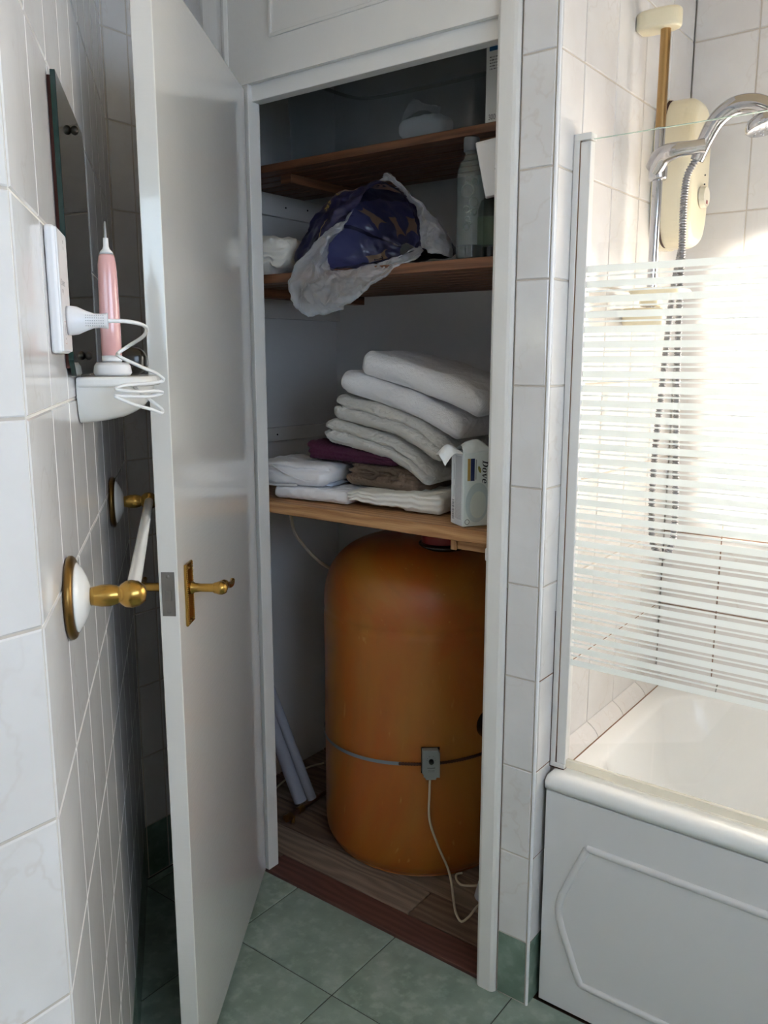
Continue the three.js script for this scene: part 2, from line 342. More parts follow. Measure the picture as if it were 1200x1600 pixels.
// ---------------------------------------------------------------- airing cupboard carcass
const IN = { x0: -1.18, x1: -0.105, z0: -0.76 };
structure('wall_cupboard_left', ext(IN.x0 - 0.1, IN.x0, 0, CEIL, IN.z0 - 0.1, -0.03), M.inner, 'grey white painted left wall inside the airing cupboard', 'wall');
structure('wall_cupboard_back', ext(IN.x0, 0, 0, CEIL, IN.z0 - 0.1, IN.z0), M.inner, 'grey white painted back wall inside the airing cupboard', 'wall');
structure('wall_cupboard_right', ext(IN.x1, -0.088, 0, CEIL, IN.z0, -0.072), M.inner, 'painted right wall inside the airing cupboard', 'wall');
structure('wall_cupboard_front', join([ext(IN.x0 - 0.1, -0.81, 0, CEIL, -0.042, -0.031), ext(-0.81, -0.1, 2.06, CEIL, -0.042, -0.012)]), M.gloss, 'white painted timber front wall of the airing cupboard', 'wall');
{
  const f = thing('floor_cupboard', 'old bare floorboards inside the airing cupboard', 'floor', [0, 0, 0], 0, null, 'structure');
  mesh('subfloor', ext(IN.x0 - 0.1, 1.95, -0.1, -0.012, IN.z0 - 0.1, -0.035), M.rust, f);
  const edges = [-0.088, -0.2, -0.315, -0.43, -0.545, -0.66, -0.76], butts = [-0.39, -0.62, -0.3, -0.7, -0.45, -0.55];
  for (let i = 0; i < 6; i++) {
    const z1 = edges[i] - 0.0025, z0 = edges[i + 1] + 0.0025, seams = [IN.x0, butts[i], IN.x1];
    for (let j = 0; j < 2; j++) mesh('plank', metreUV(rext(seams[j] + 0.0015, seams[j + 1] - 0.0015, -0.012, 0.008 + 0.002 * Math.sin(i * 3 + j), z0, z1, 0.003, 1), 'x', i * 0.7 + j * 0.31, i * 0.13), (i + j) % 2 ? M.plank2 : M.plank, f);
  }
}
tag(mesh('threshold_board', metreUV(rext(-0.828, -0.128, -0.004, 0.010, -0.086, -0.006, 0.003, 1), 'x'), M.sill), 'dark reddish wooden threshold strip under the airing cupboard opening', 'threshold', null, 'structure');

// frame: linings, stop, architraves, overhead panel
{
  const f = thing('trim_4', 'white gloss painted door frame round the airing cupboard opening', 'door frame', [0, 0, 0], 0, null, 'structure');
  mesh('hinge_lining', rext(-0.845, -0.805, 0.011, 2.06, -0.042, -0.004, 0.002, 1), M.gloss, f);
  mesh('latch_lining', rext(-0.131, -0.10, 0.012, 2.06, -0.06, -0.001, 0.002, 1), M.gloss, f);
  mesh('head_stop', rext(-0.806, -0.130, 2.020, 2.068, -0.046, -0.016, 0.002, 1), M.gloss, f);
  const arch = (x0, x1, flip) => { // moulded profile run up to the ceiling
    const s = new THREE.Shape(), w = x1 - x0;
    const pr = flip ? [[0, 0], [0, 0.010], [0.006, 0.013], [w - 0.010, 0.013], [w - 0.004, 0.010], [w, 0.004], [w, 0]] : [[0, 0], [0, 0.016], [0.012, 0.019], [0.03, 0.015], [0.05, 0.009], [w - 0.018, 0.0075], [w - 0.013, 0.011], [w - 0.006, 0.011], [w, 0.006], [w, 0]];
    s.moveTo(...pr[0]); pr.slice(1).forEach((q) => s.lineTo(...q));
    return new THREE.ExtrudeGeometry(s, { depth: CEIL, bevelEnabled: false }).rotateX(-Math.PI / 2).scale(1, 1, -1);
  };
  const fix = (g) => { const i = g.index; const p = plain(g); const a = p.attributes.position; for (let k = 0; k < a.count; k += 3) { const t = [a.getX(k), a.getY(k), a.getZ(k)]; a.setXYZ(k, a.getX(k + 1), a.getY(k + 1), a.getZ(k + 1)); a.setXYZ(k + 1, ...t); } p.computeVertexNormals(); return p; };
  mesh('architrave', fix(arch(-0.942, -0.862)).translate(-0.942, 0, -0.003), M.gloss, f);
  mesh('architrave', fix(arch(-0.124, -0.079, true)).translate(-0.1245, 0, -0.002), M.gloss, f);
  mesh('overhead_panel', ext(-0.863, -0.124, 2.056, CEIL, -0.013, 0.0), M.gloss, f);
  const x0 = -0.722, x1 = -0.2, y0 = 2.143, y1 = 2.38, b = 0.004;
  mesh('panel_bead', join([rext(x0, x1, y0 - b, y0 + b, -0.001, 0.005, 0.002, 1), rext(x0, x1, y1 - b, y1 + b, -0.001, 0.005, 0.002, 1), rext(x0 - b, x0 + b, y0 - b, y1 + b, -0.001, 0.005, 0.002, 1), rext(x1 - b, x1 + b, y0 - b, y1 + b, -0.001, 0.005, 0.002, 1)]), M.gloss, f);
  mesh('catch', rext(-0.137, -0.130, 1.0, 1.028, -0.02, -0.006, 0.003, 2), M.plasticWhite, f, 'small white plastic catch');
}

// ---------------------------------------------------------------- the open door
{
  const d = thing('door_1', 'white gloss flush door standing open on the airing cupboard', 'door', [-0.81, 0, 0.004], rad(-55.8), null, 'structure');
  mesh('leaf', metreUV(rext(0, 0.686, 0.016, 2.046, 0, 0.035, 0.002, 2), 'y'), M.doorPaint, d);
  const lp = mesh('latch_plate', rext(0.6855, 0.6872, 0.969, 1.05, 0.006, 0.030, 0.0006, 1), M.steel, d, 'worn steel latch face plate');
  mesh('latch_bolt', rext(0.686, 0.690, 0.997, 1.018, 0.012, 0.024, 0.001, 1), M.steel, lp);
  for (const y of [0.977, 1.042]) mesh('screw', new THREE.SphereGeometry(0.0035, 10, 8).scale(0.35, 1, 1).translate(0.6872, y, 0.018), M.steel, lp);
  const side = (s) => { // s = -1 shows to the opening, +1 behind
    const zf = s < 0 ? 0 : 0.035, Z = (v) => zf + s * v;
    const pl = mesh('handle_plate', rext(0.606, 0.650, 0.937, 1.054, Math.min(Z(0), Z(0.005)), Math.max(Z(0), Z(0.005)), 0.0022, 2), M.brass, d, 'brass back plate with beaded edge');
    const beads = [];
    for (let k = 0; k < 30; k++) for (const x of [0.6105, 0.6455]) beads.push(new THREE.SphereGeometry(0.0017, 6, 5).translate(x, 0.941 + k * 0.0038, Z(0.005)));
    mesh('beading', join(beads), M.brass, pl);
    for (const [x, y] of [[0.618, 0.945], [0.638, 0.945], [0.618, 1.046], [0.638, 1.046]]) mesh('screw', new THREE.SphereGeometry(0.003, 8, 6).translate(x, y, Z(0.0055)), M.darkBrass, pl);
    const lv = mesh('lever', plain(latheZ([[0.0001, 0], [0.012, 0], [0.012, 0.004], [0.009, 0.009], [0.0078, 0.02], [0.0082, 0.042], [0.0105, 0.046], [0.0105, 0.048], [0.0125, 0.054], [0.0125, 0.060], [0.009, 0.067], [0.0001, 0.070]]).rotateY(s < 0 ? Math.PI : 0).translate(0.628, 1.006, Z(0.005))), M.brass, d, 'turned brass lever handle with curled tip');
    mesh('lever_arm', variTube([V(0.628, 1.006, Z(0.060)), V(0.614, 1.009, Z(0.064)), V(0.597, 1.004, Z(0.066)), V(0.580, 0.999, Z(0.067)), V(0.567, 1.000, Z(0.068)), V(0.560, 1.004, Z(0.068))], (t) => 0.0062 + 0.003 * Math.sin(t * 9) * (1 - t) + 0.002 * Math.sin(t * Math.PI) - 0.002 * t, 40, 12), M.brass, lv);
  };
  side(-1); side(1);
}

// ---------------------------------------------------------------- fittings on the diagonal tiled wall
const diagAt = (t, y = 0, o = 0) => { const q = DIAG.p.clone().addScaledVector(DIAG.d, t).addScaledVector(DIAG.n, o); return [q.x, y, q.z]; };
{
  const m = thing('mirror', 'frameless bathroom mirror with dark green edge screwed to the tiles', 'mirror', diagAt(0.46, 1.58), DIAG.turn);
  const w = 0.16, h = 0.18, c = 0.02, s = new THREE.Shape();
  s.moveTo(-w + c, -h); s.lineTo(w - c, -h); s.lineTo(w, -h + c); s.lineTo(w, h - c); s.lineTo(w - c, h); s.lineTo(-w, h); s.lineTo(-w, -h + c);
  mesh('backing_spacer', ext(-w + 0.008, w - 0.008, -h + 0.01, h - 0.004, 0.0005, 0.005), M.mirrorBack, m);
  mesh('glass_edge', new THREE.ExtrudeGeometry(s, { depth: 0.006, bevelEnabled: false }).translate(0, 0, 0.005), M.mirrorEdge, m);
  mesh('mirror_face', new THREE.ShapeGeometry(s).translate(0, 0, 0.0113), M.mirror, m);
  for (const [x, y] of [[-0.02, 0.146], [-0.02, -0.154]]) mesh('screw_cap', new THREE.SphereGeometry(0.0062, 16, 12).scale(1, 1, 0.9).translate(x, y, 0.016), M.darkMetal, m, 'dark domed screw cap');
}
{
  const s = thing('shaver_socket', 'white shaver socket plate with a charger plugged in, beside the mirror', 'socket', diagAt(0.228, 1.498), DIAG.turn);
  mesh('box', rext(-0.043, 0.043, -0.070, 0.070, 0.0005, 0.012, 0.004, 3), M.plasticWhite, s);
  const tex = canvasTex(256, 420, (c, W, H) => { c.fillStyle = '#f4f0ef'; c.fillRect(0, 0, W, H); c.fillStyle = '#333'; c.font = '30px sans-serif'; c.fillText('Shavers', 30, 190); c.font = '22px sans-serif'; c.fillText('only', 40, 216); c.fillRect(150, 20, 10, 12); c.fillRect(150, 42, 10, 12); c.fillRect(60, 330, 8, 40); c.fillRect(60, 378, 8, 8); c.strokeStyle = '#b04a40'; c.strokeRect(40, 320, 50, 80); });
  mesh('face_plate', rext(-0.041, 0.041, -0.068, 0.068, 0.010, 0.014, 0.0015, 1), M.plasticWhite, s);
  mesh('face_print', new THREE.PlaneGeometry(0.076, 0.130).translate(0, 0, 0.0143), phys(0xffffff, 0.3, { map: tex }), s, 'printed face of the shaver socket');
}
{
  const ch = thing('toothbrush_charger', 'white toothbrush charger with plug in the shaver socket, looped cord and round base', 'charger'), p = new THREE.Group(); p.name = 'plug'; p.position.set(...diagAt(0.228, 1.466)); p.rotation.y = DIAG.turn; ch.add(p);
  const rg = [[0.0165, 0.0145], [0.017, 0.018], [0.016, 0.026], [0.0115, 0.036], [0.0085, 0.044], [0.0082, 0.052], [0.009, 0.058], [0.0092, 0.060], [0.0001, 0.060]];
  mesh('plug_body', plain(latheZ([[0.0001, 0.0145], ...rg], 28).scale(0.75, 1, 1)), M.plasticWhite, p);
  const dots = []; for (let i = 0; i < 9; i++) for (let j = 0; j < 5; j++) dots.push(new THREE.SphereGeometry(0.0006, 5, 4).translate(-0.0095 + 0.0002 * i, -0.006 + j * 0.003, 0.036 + i * 0.0024));
  mesh('grip_dots', join(dots), M.plasticGrey, p);
  const L = (t, y, o) => V(...diagAt(t, y, o));
  const pts = [L(0.228, 1.466, 0.058), L(0.236, 1.466, 0.080), L(0.27, 1.462, 0.100), L(0.31, 1.452, 0.098), L(0.35, 1.438, 0.075), L(0.345, 1.429, 0.062), L(0.33, 1.425, 0.064), L(0.36, 1.412, 0.088), L(0.40, 1.399, 0.112), L(0.41, 1.3915, 0.118), L(0.40, 1.3885, 0.105), L(0.36, 1.386, 0.065), L(0.345, 1.382, 0.056), L(0.36, 1.378, 0.08), L(0.40, 1.3765, 0.112), L(0.408, 1.374, 0.116), L(0.395, 1.370, 0.100), L(0.36, 1.372, 0.066), L(0.345, 1.3725, 0.055), L(0.355, 1.362, 0.075), L(0.385, 1.352, 0.100), L(0.40, 1.346, 0.113), L(0.408, 1.350, 0.114), L(0.41, 1.360, 0.103), L(0.42, 1.374, 0.085), L(0.455, 1.3985, 0.062)];
  mesh('cord', tubeAlong(pts, 0.0024, 260, 8), M.cord, ch);
  const bq = diagAt(0.462, 1.3973, 0.046);
  mesh('base', lathe([[0.0001, 0], [0.024, 0], [0.027, 0.004], [0.0255, 0.014], [0.022, 0.019], [0.0001, 0.0195]], 32).translate(...bq), M.plasticWhite, ch);
}
{
  const s = thing('ceramic_shelf', 'white glazed ceramic bracket shelf under the mirror', 'shelf', diagAt(0.50, 1.362), DIAG.turn);
  const sh = new THREE.Shape(); sh.moveTo(-0.105, 0); sh.quadraticCurveTo(-0.108, 0.078, -0.05, 0.098); sh.quadraticCurveTo(0, 0.108, 0.05, 0.098); sh.quadraticCurveTo(0.108, 0.078, 0.105, 0); sh.lineTo(-0.105, 0);
  // flat top with a bowl shaped underside
  const top = new THREE.ExtrudeGeometry(sh, { depth: 0.006, bevelEnabled: true, bevelThickness: 0.004, bevelSize: 0.004, bevelSegments: 3, curveSegments: 16 }).rotateX(Math.PI / 2).translate(0, 0.031, 0.006);
  mesh('shelf_top', top, M.ceramic, s);
  const rows = []; for (let j = 0; j <= 6; j++) { const k = j / 6, sc = Math.cos(k * 1.25), r = []; for (let i = 0; i <= 14; i++) { const a = Math.PI * i / 14; r.push(V(-0.104 * Math.cos(a) * (0.55 + 0.45 * sc), 0.026 - 0.056 * Math.sin(k * 1.5), Math.max(0.001, 0.102 * Math.sin(a) * sc + 0.001))); } rows.push(r); }
  mesh('shelf_bowl', sheet(rows, { nu: 40, nv: 16 }), phys(0xf4f2ee, 0.12, { side: THREE.DoubleSide }), s);
  const topY = 1.362 + 0.0353;
  const t = thing('electric_toothbrush', 'pink electric toothbrush handle without its head', 'toothbrush', diagAt(0.462, topY + 0.0195, 0.046), DIAG.turn);
  t.rotation.z = rad(-2.2);
  mesh('foot', lathe([[0.0001, 0], [0.0135, 0], [0.0142, 0.003], [0.0142, 0.009], [0.0001, 0.009]], 24), M.plasticWhite, t);
  mesh('handle', lathe([[0.0001, 0.009], [0.0142, 0.009], [0.0143, 0.05], [0.0138, 0.10], [0.0128, 0.137], [0.0112, 0.148], [0.0100, 0.151], [0.0001, 0.151]], 28), M.pink, t);
  mesh('collar', lathe([[0.0001, 0.151], [0.0100, 0.151], [0.0088, 0.155], [0.0050, 0.159], [0.0038, 0.163], [0.0036, 0.174], [0.0001, 0.174]], 20), M.plasticWhite, t);
  mesh('shaft', lathe([[0.0001, 0.173], [0.0022, 0.173], [0.0019, 0.196], [0.0001, 0.198]], 12), M.steel, t);
  const k = thing('razor_pouch', 'small glossy black pouch on the ceramic shelf beside the door edge', 'pouch', diagAt(0.545, topY, 0.064), DIAG.turn);
  mesh('body', pad(0.095, 0.040, 0.055, { r: 0.017, nx: 20, ny: 8, nz: 14, amp: 0.002, taper: (u) => 1.15 - 0.35 * u }).translate(0, 0.021, 0), M.black, k);
  mesh('zip_pull', rext(-0.006, 0.006, 0.012, 0.024, 0.027, 0.030, 0.001, 1), M.steel, k);
}
{
  const r = thing('towel_rail', 'brass and white towel rail on round brass rosettes', 'towel rail', diagAt(0.178, 1.145), DIAG.turn);
  const L = 0.682;
  for (const x of [0, L]) {
    const ro = mesh('rosette', plain(latheZ([[0.0001, 0], [0.047, 0], [0.0495, 0.003], [0.0495, 0.006], [0.047, 0.009], [0.043, 0.010], [0.0001, 0.010]], 40).translate(x, 0, 0.0005)), M.darkBrass, r, 'round antique brass rosette');
    mesh('rosette_cover', plain(latheZ([[0.0001, 0.009], [0.0415, 0.009], [0.041, 0.012], [0.036, 0.015], [0.034, 0.0165], [0.026, 0.0205], [0.024, 0.0215], [0.013, 0.025], [0.0001, 0.025]], 40).translate(x, 0, 0.0005)), M.ceramic, ro, 'stepped white cover');
    mesh('post', plain(latheZ([[0.0001, 0.024], [0.0105, 0.024], [0.0115, 0.030], [0.0132, 0.038], [0.0132, 0.048], [0.0112, 0.056], [0.0095, 0.0585], [0.012, 0.060], [0.0160, 0.066], [0.0168, 0.073], [0.0150, 0.081], [0.0095, 0.088], [0.0001, 0.090]], 32).translate(x, 0, 0)), M.brass, r, 'turned brass post');
  }
  mesh('bar', rod(V(0.012, 0, 0.073), V(L - 0.012, 0, 0.073), 0.0085, 20), M.ceramic, r, 'white bar');
}

// ---------------------------------------------------------------- shelves in the cupboard
const S1 = { y: 1.935, z0: -0.60, z1: -0.22 }, S2 = { y: 1.628, z0: -0.60, z1: -0.06 }, S3 = { y: 1.053, z0: -0.5, z1: -0.046 };
function slatShelf(label, S, n, th) {
  const s = thing('slatted_shelf', label, 'shelf', [0, 0, 0], 0);
  const D = (S.z1 - S.z0) / n;
  for (let k = 0; k < n; k++) mesh('slat', metreUV(rext(IN.x0 + 0.002, IN.x1 - 0.002, S.y - th, S.y, S.z0 + k * D + 0.006, S.z0 + (k + 1) * D - 0.002, 0.002, 1), 'x', k * 0.37, k * 0.21), M.slat, s);
  for (const x of [-0.94, -0.17]) mesh('cross_batten', metreUV(rext(x - 0.02, x + 0.02, S.y - th - 0.024, S.y - th, S.z0 + 0.01, S.z1 - 0.05, 0.002, 1), 'z'), M.slat, s);
  return s;
}
slatShelf('dark slatted wooden shelf at the top of the cupboard under the storage box', S1, 7, 0.02);
slatShelf('dark slatted wooden shelf carrying the purple bag and glass bottle', S2, 9, 0.022);
{
  const s = thing('board_shelf', 'thick pale pine board shelf carrying the towels', 'shelf', [0, 0, 0], 0);
  mesh('board', metreUV(rext(IN.x0 + 0.001, IN.x1 - 0.001, S3.y - 0.030, S3.y, S3.z1 - 0.22, S3.z1, 0.003, 2), 'x', 0.2, 0.1), M.pine, s);
  mesh('board', metreUV(rext(IN.x0 + 0.001, IN.x1 - 0.001, S3.y - 0.030, S3.y, S3.z0, S3.z1 - 0.224, 0.003, 2), 'x', 0.9, 0.5), M.pine, s);
  const b = thing('timber_bearer', 'short rough sawn timber bearer under the right end of the pine shelf', 'timber');
  const q = onZ(731, 860, -0.10);
  mesh('block', metreUV(rext(q.x - 0.034, IN.x1 - 0.001, S3.y - 0.058, S3.y - 0.0305, -0.32, -0.085, 0.002, 1), 'z'), M.pine, b);
  mesh('packing', metreUV(rext(q.x - 0.034, q.x - 0.018, S3.y - 0.060, S3.y - 0.031, -0.084, -0.079, 0.002, 1), 'y'), M.pine, b);
}
// white painted wall battens
{
  const w = thing('wall_battens', 'white painted battens on the left wall of the cupboard', 'batten', [0, 0, 0], 0, null, 'structure');
  mesh('batten', rext(IN.x0 + 0.0005, IN.x0 + 0.02, 1.158, 1.202, IN.z0 + 0.001, -0.06, 0.002, 1), M.gloss, w);
  mesh('batten', rext(IN.x0 + 0.0005, IN.x0 + 0.02, S1.y - 0.085, S1.y - 0.021, IN.z0 + 0.001, -0.06, 0.002, 1), M.gloss, w);
  mesh('batten', rext(IN.x0 + 0.0005, IN.x0 + 0.02, S2.y - 0.085, S2.y - 0.023, IN.z0 + 0.001, -0.06, 0.002, 1), M.gloss, w);
  for (const [y, z] of [[1.18, -0.44], [1.88, -0.5], [1.885, -0.6]]) mesh('nail_head', new THREE.SphereGeometry(0.003, 8, 6).translate(IN.x0 + 0.02, y, z), M.darkMetal, w);
}

// ---------------------------------------------------------------- hot water cylinder
const CY = V(-0.601, 0.009, -0.45), CR = 0.285;
{
  const c = thing('hot_water_cylinder', 'tall orange foam insulated hot water cylinder standing on the floorboards', 'water cylinder', CY.toArray());
  const prof = [[0.0001, 0], [0.235, 0], [0.262, 0.008], [0.277, 0.026], [0.285, 0.062], [CR, 0.2], [CR, 0.4], [CR, 0.6], [CR, 0.715], [0.281, 0.77], [0.268, 0.815], [0.243, 0.853], [0.205, 0.883], [0.155, 0.903], [0.09, 0.914], [0.0001, 0.918]];
  const cur = new THREE.SplineCurve(prof.map(([r, y]) => new THREE.Vector2(r, y)));
  const g = new THREE.LatheGeometry([...Array(140).keys()].map((i) => { const q = cur.getPoint(i / 139); q.x = Math.max(0.0001, Math.min(q.x, CR + 0.001)); q.y = Math.max(0, q.y); return q; }), 120);
  const p = g.attributes.position;
  for (let i = 0; i < p.count; i++) { const x = p.getX(i), y = p.getY(i), z = p.getZ(i), r = Math.hypot(x, z), k = r > 0.02 && y > 0.01 ? 1 + 0.010 * fbm(x * 5, y * 4, z * 5, 3) - 0.010 * Math.exp(-(((y - 0.705) / 0.007) ** 2)) : 1; p.setXYZ(i, x * k, y, z * k); }
  g.computeVertexNormals();
  mesh('jacket', g, M.foam, c);
  const at = (a, y, o = 0) => V(Math.sin(a) * (CR + o), y - CY.y, Math.cos(a) * (CR + o));
  const arc = (a0, a1, y0, y1, o) => [...Array(14).keys()].map((i) => { const k = i / 13; return at(a0 + (a1 - a0) * k, y0 + (y1 - y0) * k, o); });
  // strap: flat grey band to the left, rusty spring to the right
  const band = (a0, a1, y0, y1, h) => { const a = arc(a0, a1, y0, y1, 0.0045), lo = a.map((q) => q.clone().add(V(0, -h / 2, 0))), hi = a.map((q) => q.clone().add(V(0, h / 2, 0))); return sheet([lo, hi], { nu: 60, nv: 2 }); };
  mesh('strap', band(-1.75, 0.42, 0.322, 0.357, 0.010), std(0x8b97a0, 0.45, { metalness: 0.6, side: THREE.DoubleSide }), c, 'grey metal strap');
  mesh('strap_spring', variTube(arc(0.40, 1.6, 0.357, 0.372, 0.004), (t, i) => 0.0035 + 0.0012 * (i % 2), 90, 8), M.rust, c, 'rusty strap spring');
  mesh('immersion_cap', lathe([[0.052, 0.900], [0.056, 0.905], [0.056, 0.955], [0.050, 0.966], [0.0001, 0.968]], 32).translate(0.10, 0, 0.05), M.red, c, 'red immersion heater cap');
  mesh('cap_gasket', new THREE.TorusGeometry(0.058, 0.009, 10, 36).rotateX(Math.PI / 2).translate(0.10, 0.907, 0.05), M.black, c, 'black gasket');
  const bo = at(1.30, 0.55, 0.012);
  mesh('pipe_boss', new THREE.CylinderGeometry(0.04, 0.046, 0.05, 24).rotateZ(Math.PI / 2).rotateY(1.30 - Math.PI / 2).translate(bo.x, 0.44, bo.z), M.black, c, 'black pipe boss');
  // thermostat
  const q = V(-0.419, 0.365, -0.231), a = Math.atan2(q.x - CY.x, q.z - CY.z), f = at(a, q.y, 0.002);
  const t = thing('cylinder_thermostat', 'grey thermostat box with black dial strapped to the orange cylinder', 'thermostat', [CY.x + f.x, q.y, CY.z + f.z], a);
  const s = new THREE.Shape(); [[-0.019, -0.026], [-0.012, -0.040], [0.012, -0.040], [0.014, -0.034], [0.022, -0.034], [0.022, 0.032], [0.017, 0.040], [-0.022, 0.040], [-0.022, -0.022]].forEach((k, i) => i ? s.lineTo(...k) : s.moveTo(...k));
  mesh('case', new THREE.ExtrudeGeometry(s, { depth: 0.016, bevelEnabled: true, bevelThickness: 0.002, bevelSize: 0.0015, bevelSegments: 2 }).translate(0, 0, 0.003), std(0x8f948f, 0.5), t);
  mesh('back_plate', ext(-0.025, 0.024, -0.030, 0.042, -0.001, 0.003), M.darkMetal, t);
  mesh('dial', new THREE.CylinderGeometry(0.0062, 0.0068, 0.008, 24).rotateX(Math.PI / 2).translate(0, 0.012, 0.024), M.black, t, 'black adjusting dial');
  const tex = canvasTex(256, 448, (k, W, H) => { k.fillStyle = '#8f948f'; k.fillRect(0, 0, W, H); k.fillStyle = '#20211f'; k.font = 'bold 26px sans-serif'; k.textAlign = 'center'; k.fillText('Honeywell', 128, 290); k.font = '20px sans-serif'; k.fillText('L641 A 1039', 128, 330); k.fillRect(70, 346, 116, 3); k.font = '16px sans-serif'; for (const [x, y, s2] of [[58, 148, '30'], [64, 112, '40'], [98, 82, '50'], [160, 78, '60'], [192, 108, '70'], [198, 148, '80']]) k.fillText(s2, x, y); k.fillRect(125, 168, 5, 26); });
  mesh('face_print', new THREE.PlaneGeometry(0.040, 0.070).translate(0, 0.002, 0.0212), std(0xffffff, 0.5, { map: tex }), t, 'printed thermostat face');
  const F = 0.0135, down = [onZ(672, 1212, f.z + CY.z + 0.012)];
  const cyl = (px, py, o) => { const r = rayOf(px, py), A = r.x * r.x + r.z * r.z, ox = EYE.x - CY.x, oz = EYE.z - CY.z, B = 2 * (r.x * ox + r.z * oz), Cc = ox * ox + oz * oz - (CR + o) ** 2, k = (-B - Math.sqrt(Math.max(0, B * B - 4 * A * Cc))) / (2 * A); return EYE.clone().addScaledVector(r, k); };
  down.push(cyl(671, 1240, 0.008), cyl(671, 1280, 0.008), cyl(683, 1318, 0.008), cyl(699, 1355, 0.012), onZ(706, 1385, -0.150), onY(709, 1410, F), onY(713, 1428, F), onY(721, 1440, F), onY(732, 1433, F), onY(746, 1416, F), onY(775, 1395, F));
  t.updateMatrixWorld(); const inv = t.matrixWorld.clone().invert();
  mesh('cable', tubeAlong(down, 0.0032, 140, 8).applyMatrix4(inv), M.cable, t, 'beige cable looping down to the floorboards');
  const w2 = thing('loose_cable', 'short beige cable end curled on the floorboards behind the frame', 'cable');
  mesh('cable', tubeAlong([onY(722, 1364, F), onY(714, 1366, F), onY(713, 1374, F), onY(720, 1382, F), onY(733, 1384, F), onY(752, 1383, F)], 0.0032, 60, 8), M.cable, w2);
}
// pipes and wires left of the cylinder
{
  const p = thing('lagged_pipe', 'grey foam lagged pipe slanting down to the floorboards left of the cylinder', 'pipe');
  const a = onY(470, 1252, 0.045), b = onX(424, 1130, a.x - 0.1);
  mesh('lagging', rod(a, a.clone().add(b.clone().sub(a).multiplyScalar(1.5)), 0.021, 20), M.lagging, p);
  const p2 = thing('lagged_pipe', 'second thinner grey lagged pipe just behind the slanting one', 'pipe');
  const off = V(0.026, 0.006, -0.024);
  mesh('lagging', rod(a.clone().add(off), a.clone().add(b.clone().sub(a).multiplyScalar(1.5)).add(off), 0.015, 16), M.lagging, p2);
  const v = thing('drain_cock', 'tarnished copper pipe with a drain cock near the floorboards', 'valve');
  const q0 = onY(452, 1276, 0.035), q1 = onY(512, 1236, 0.035);
  mesh('pipe', rod(q0, q1, 0.008, 14), M.copper, v);
  mesh('nut', rod(q0.clone().lerp(q1, -0.08), q0.clone().lerp(q1, 0.04), 0.013, 6), M.darkBrass, v);
  mesh('nut', rod(q0.clone().lerp(q1, 0.22), q0.clone().lerp(q1, 0.34), 0.012, 6), M.darkBrass, v);
  mesh('spout', rod(q0.clone().lerp(q1, 0.12), q0.clone().lerp(q1, 0.12).add(V(0.012, -0.020, 0.02)), 0.006, 12), M.darkBrass, v);
  const w = thing('floor_wire', 'thin white wire lying along the cupboard wall behind the lagged pipes', 'wire');
  mesh('wire', tubeAlong([onY(425, 1238, 0.014), onY(437, 1226, 0.014), onY(455, 1212, 0.014), onY(478, 1200, 0.014), onY(506, 1192, 0.014)], 0.003, 50, 8), M.cable, w);
  const hc = thing('hanging_cable', 'beige cable hanging from the pine shelf down behind the cylinder shoulder', 'cable');
  mesh('cable', tubeAlong([V(onZ(452, 806, -0.36).x, S3.y - 0.0302, -0.36), onZ(460, 830, -0.37), onZ(478, 856, -0.40), onZ(500, 878, -0.43), onZ(515, 888, -0.46), onZ(530, 900, -0.5)], 0.005, 50, 8), M.cable, hc);
  const g = thing('grey_pipe', 'grey plastic pipe standing in the corner behind the right door frame', 'pipe');
  const b0 = onY(728, 1390, 0.0105), b1 = V(-0.20, 0.55, -0.26);
  mesh('pipe', rod(V(-0.262, 0.012, -0.258), V(-0.190, 0.36, -0.30), 0.026, 24), M.plasticGrey, g);
}

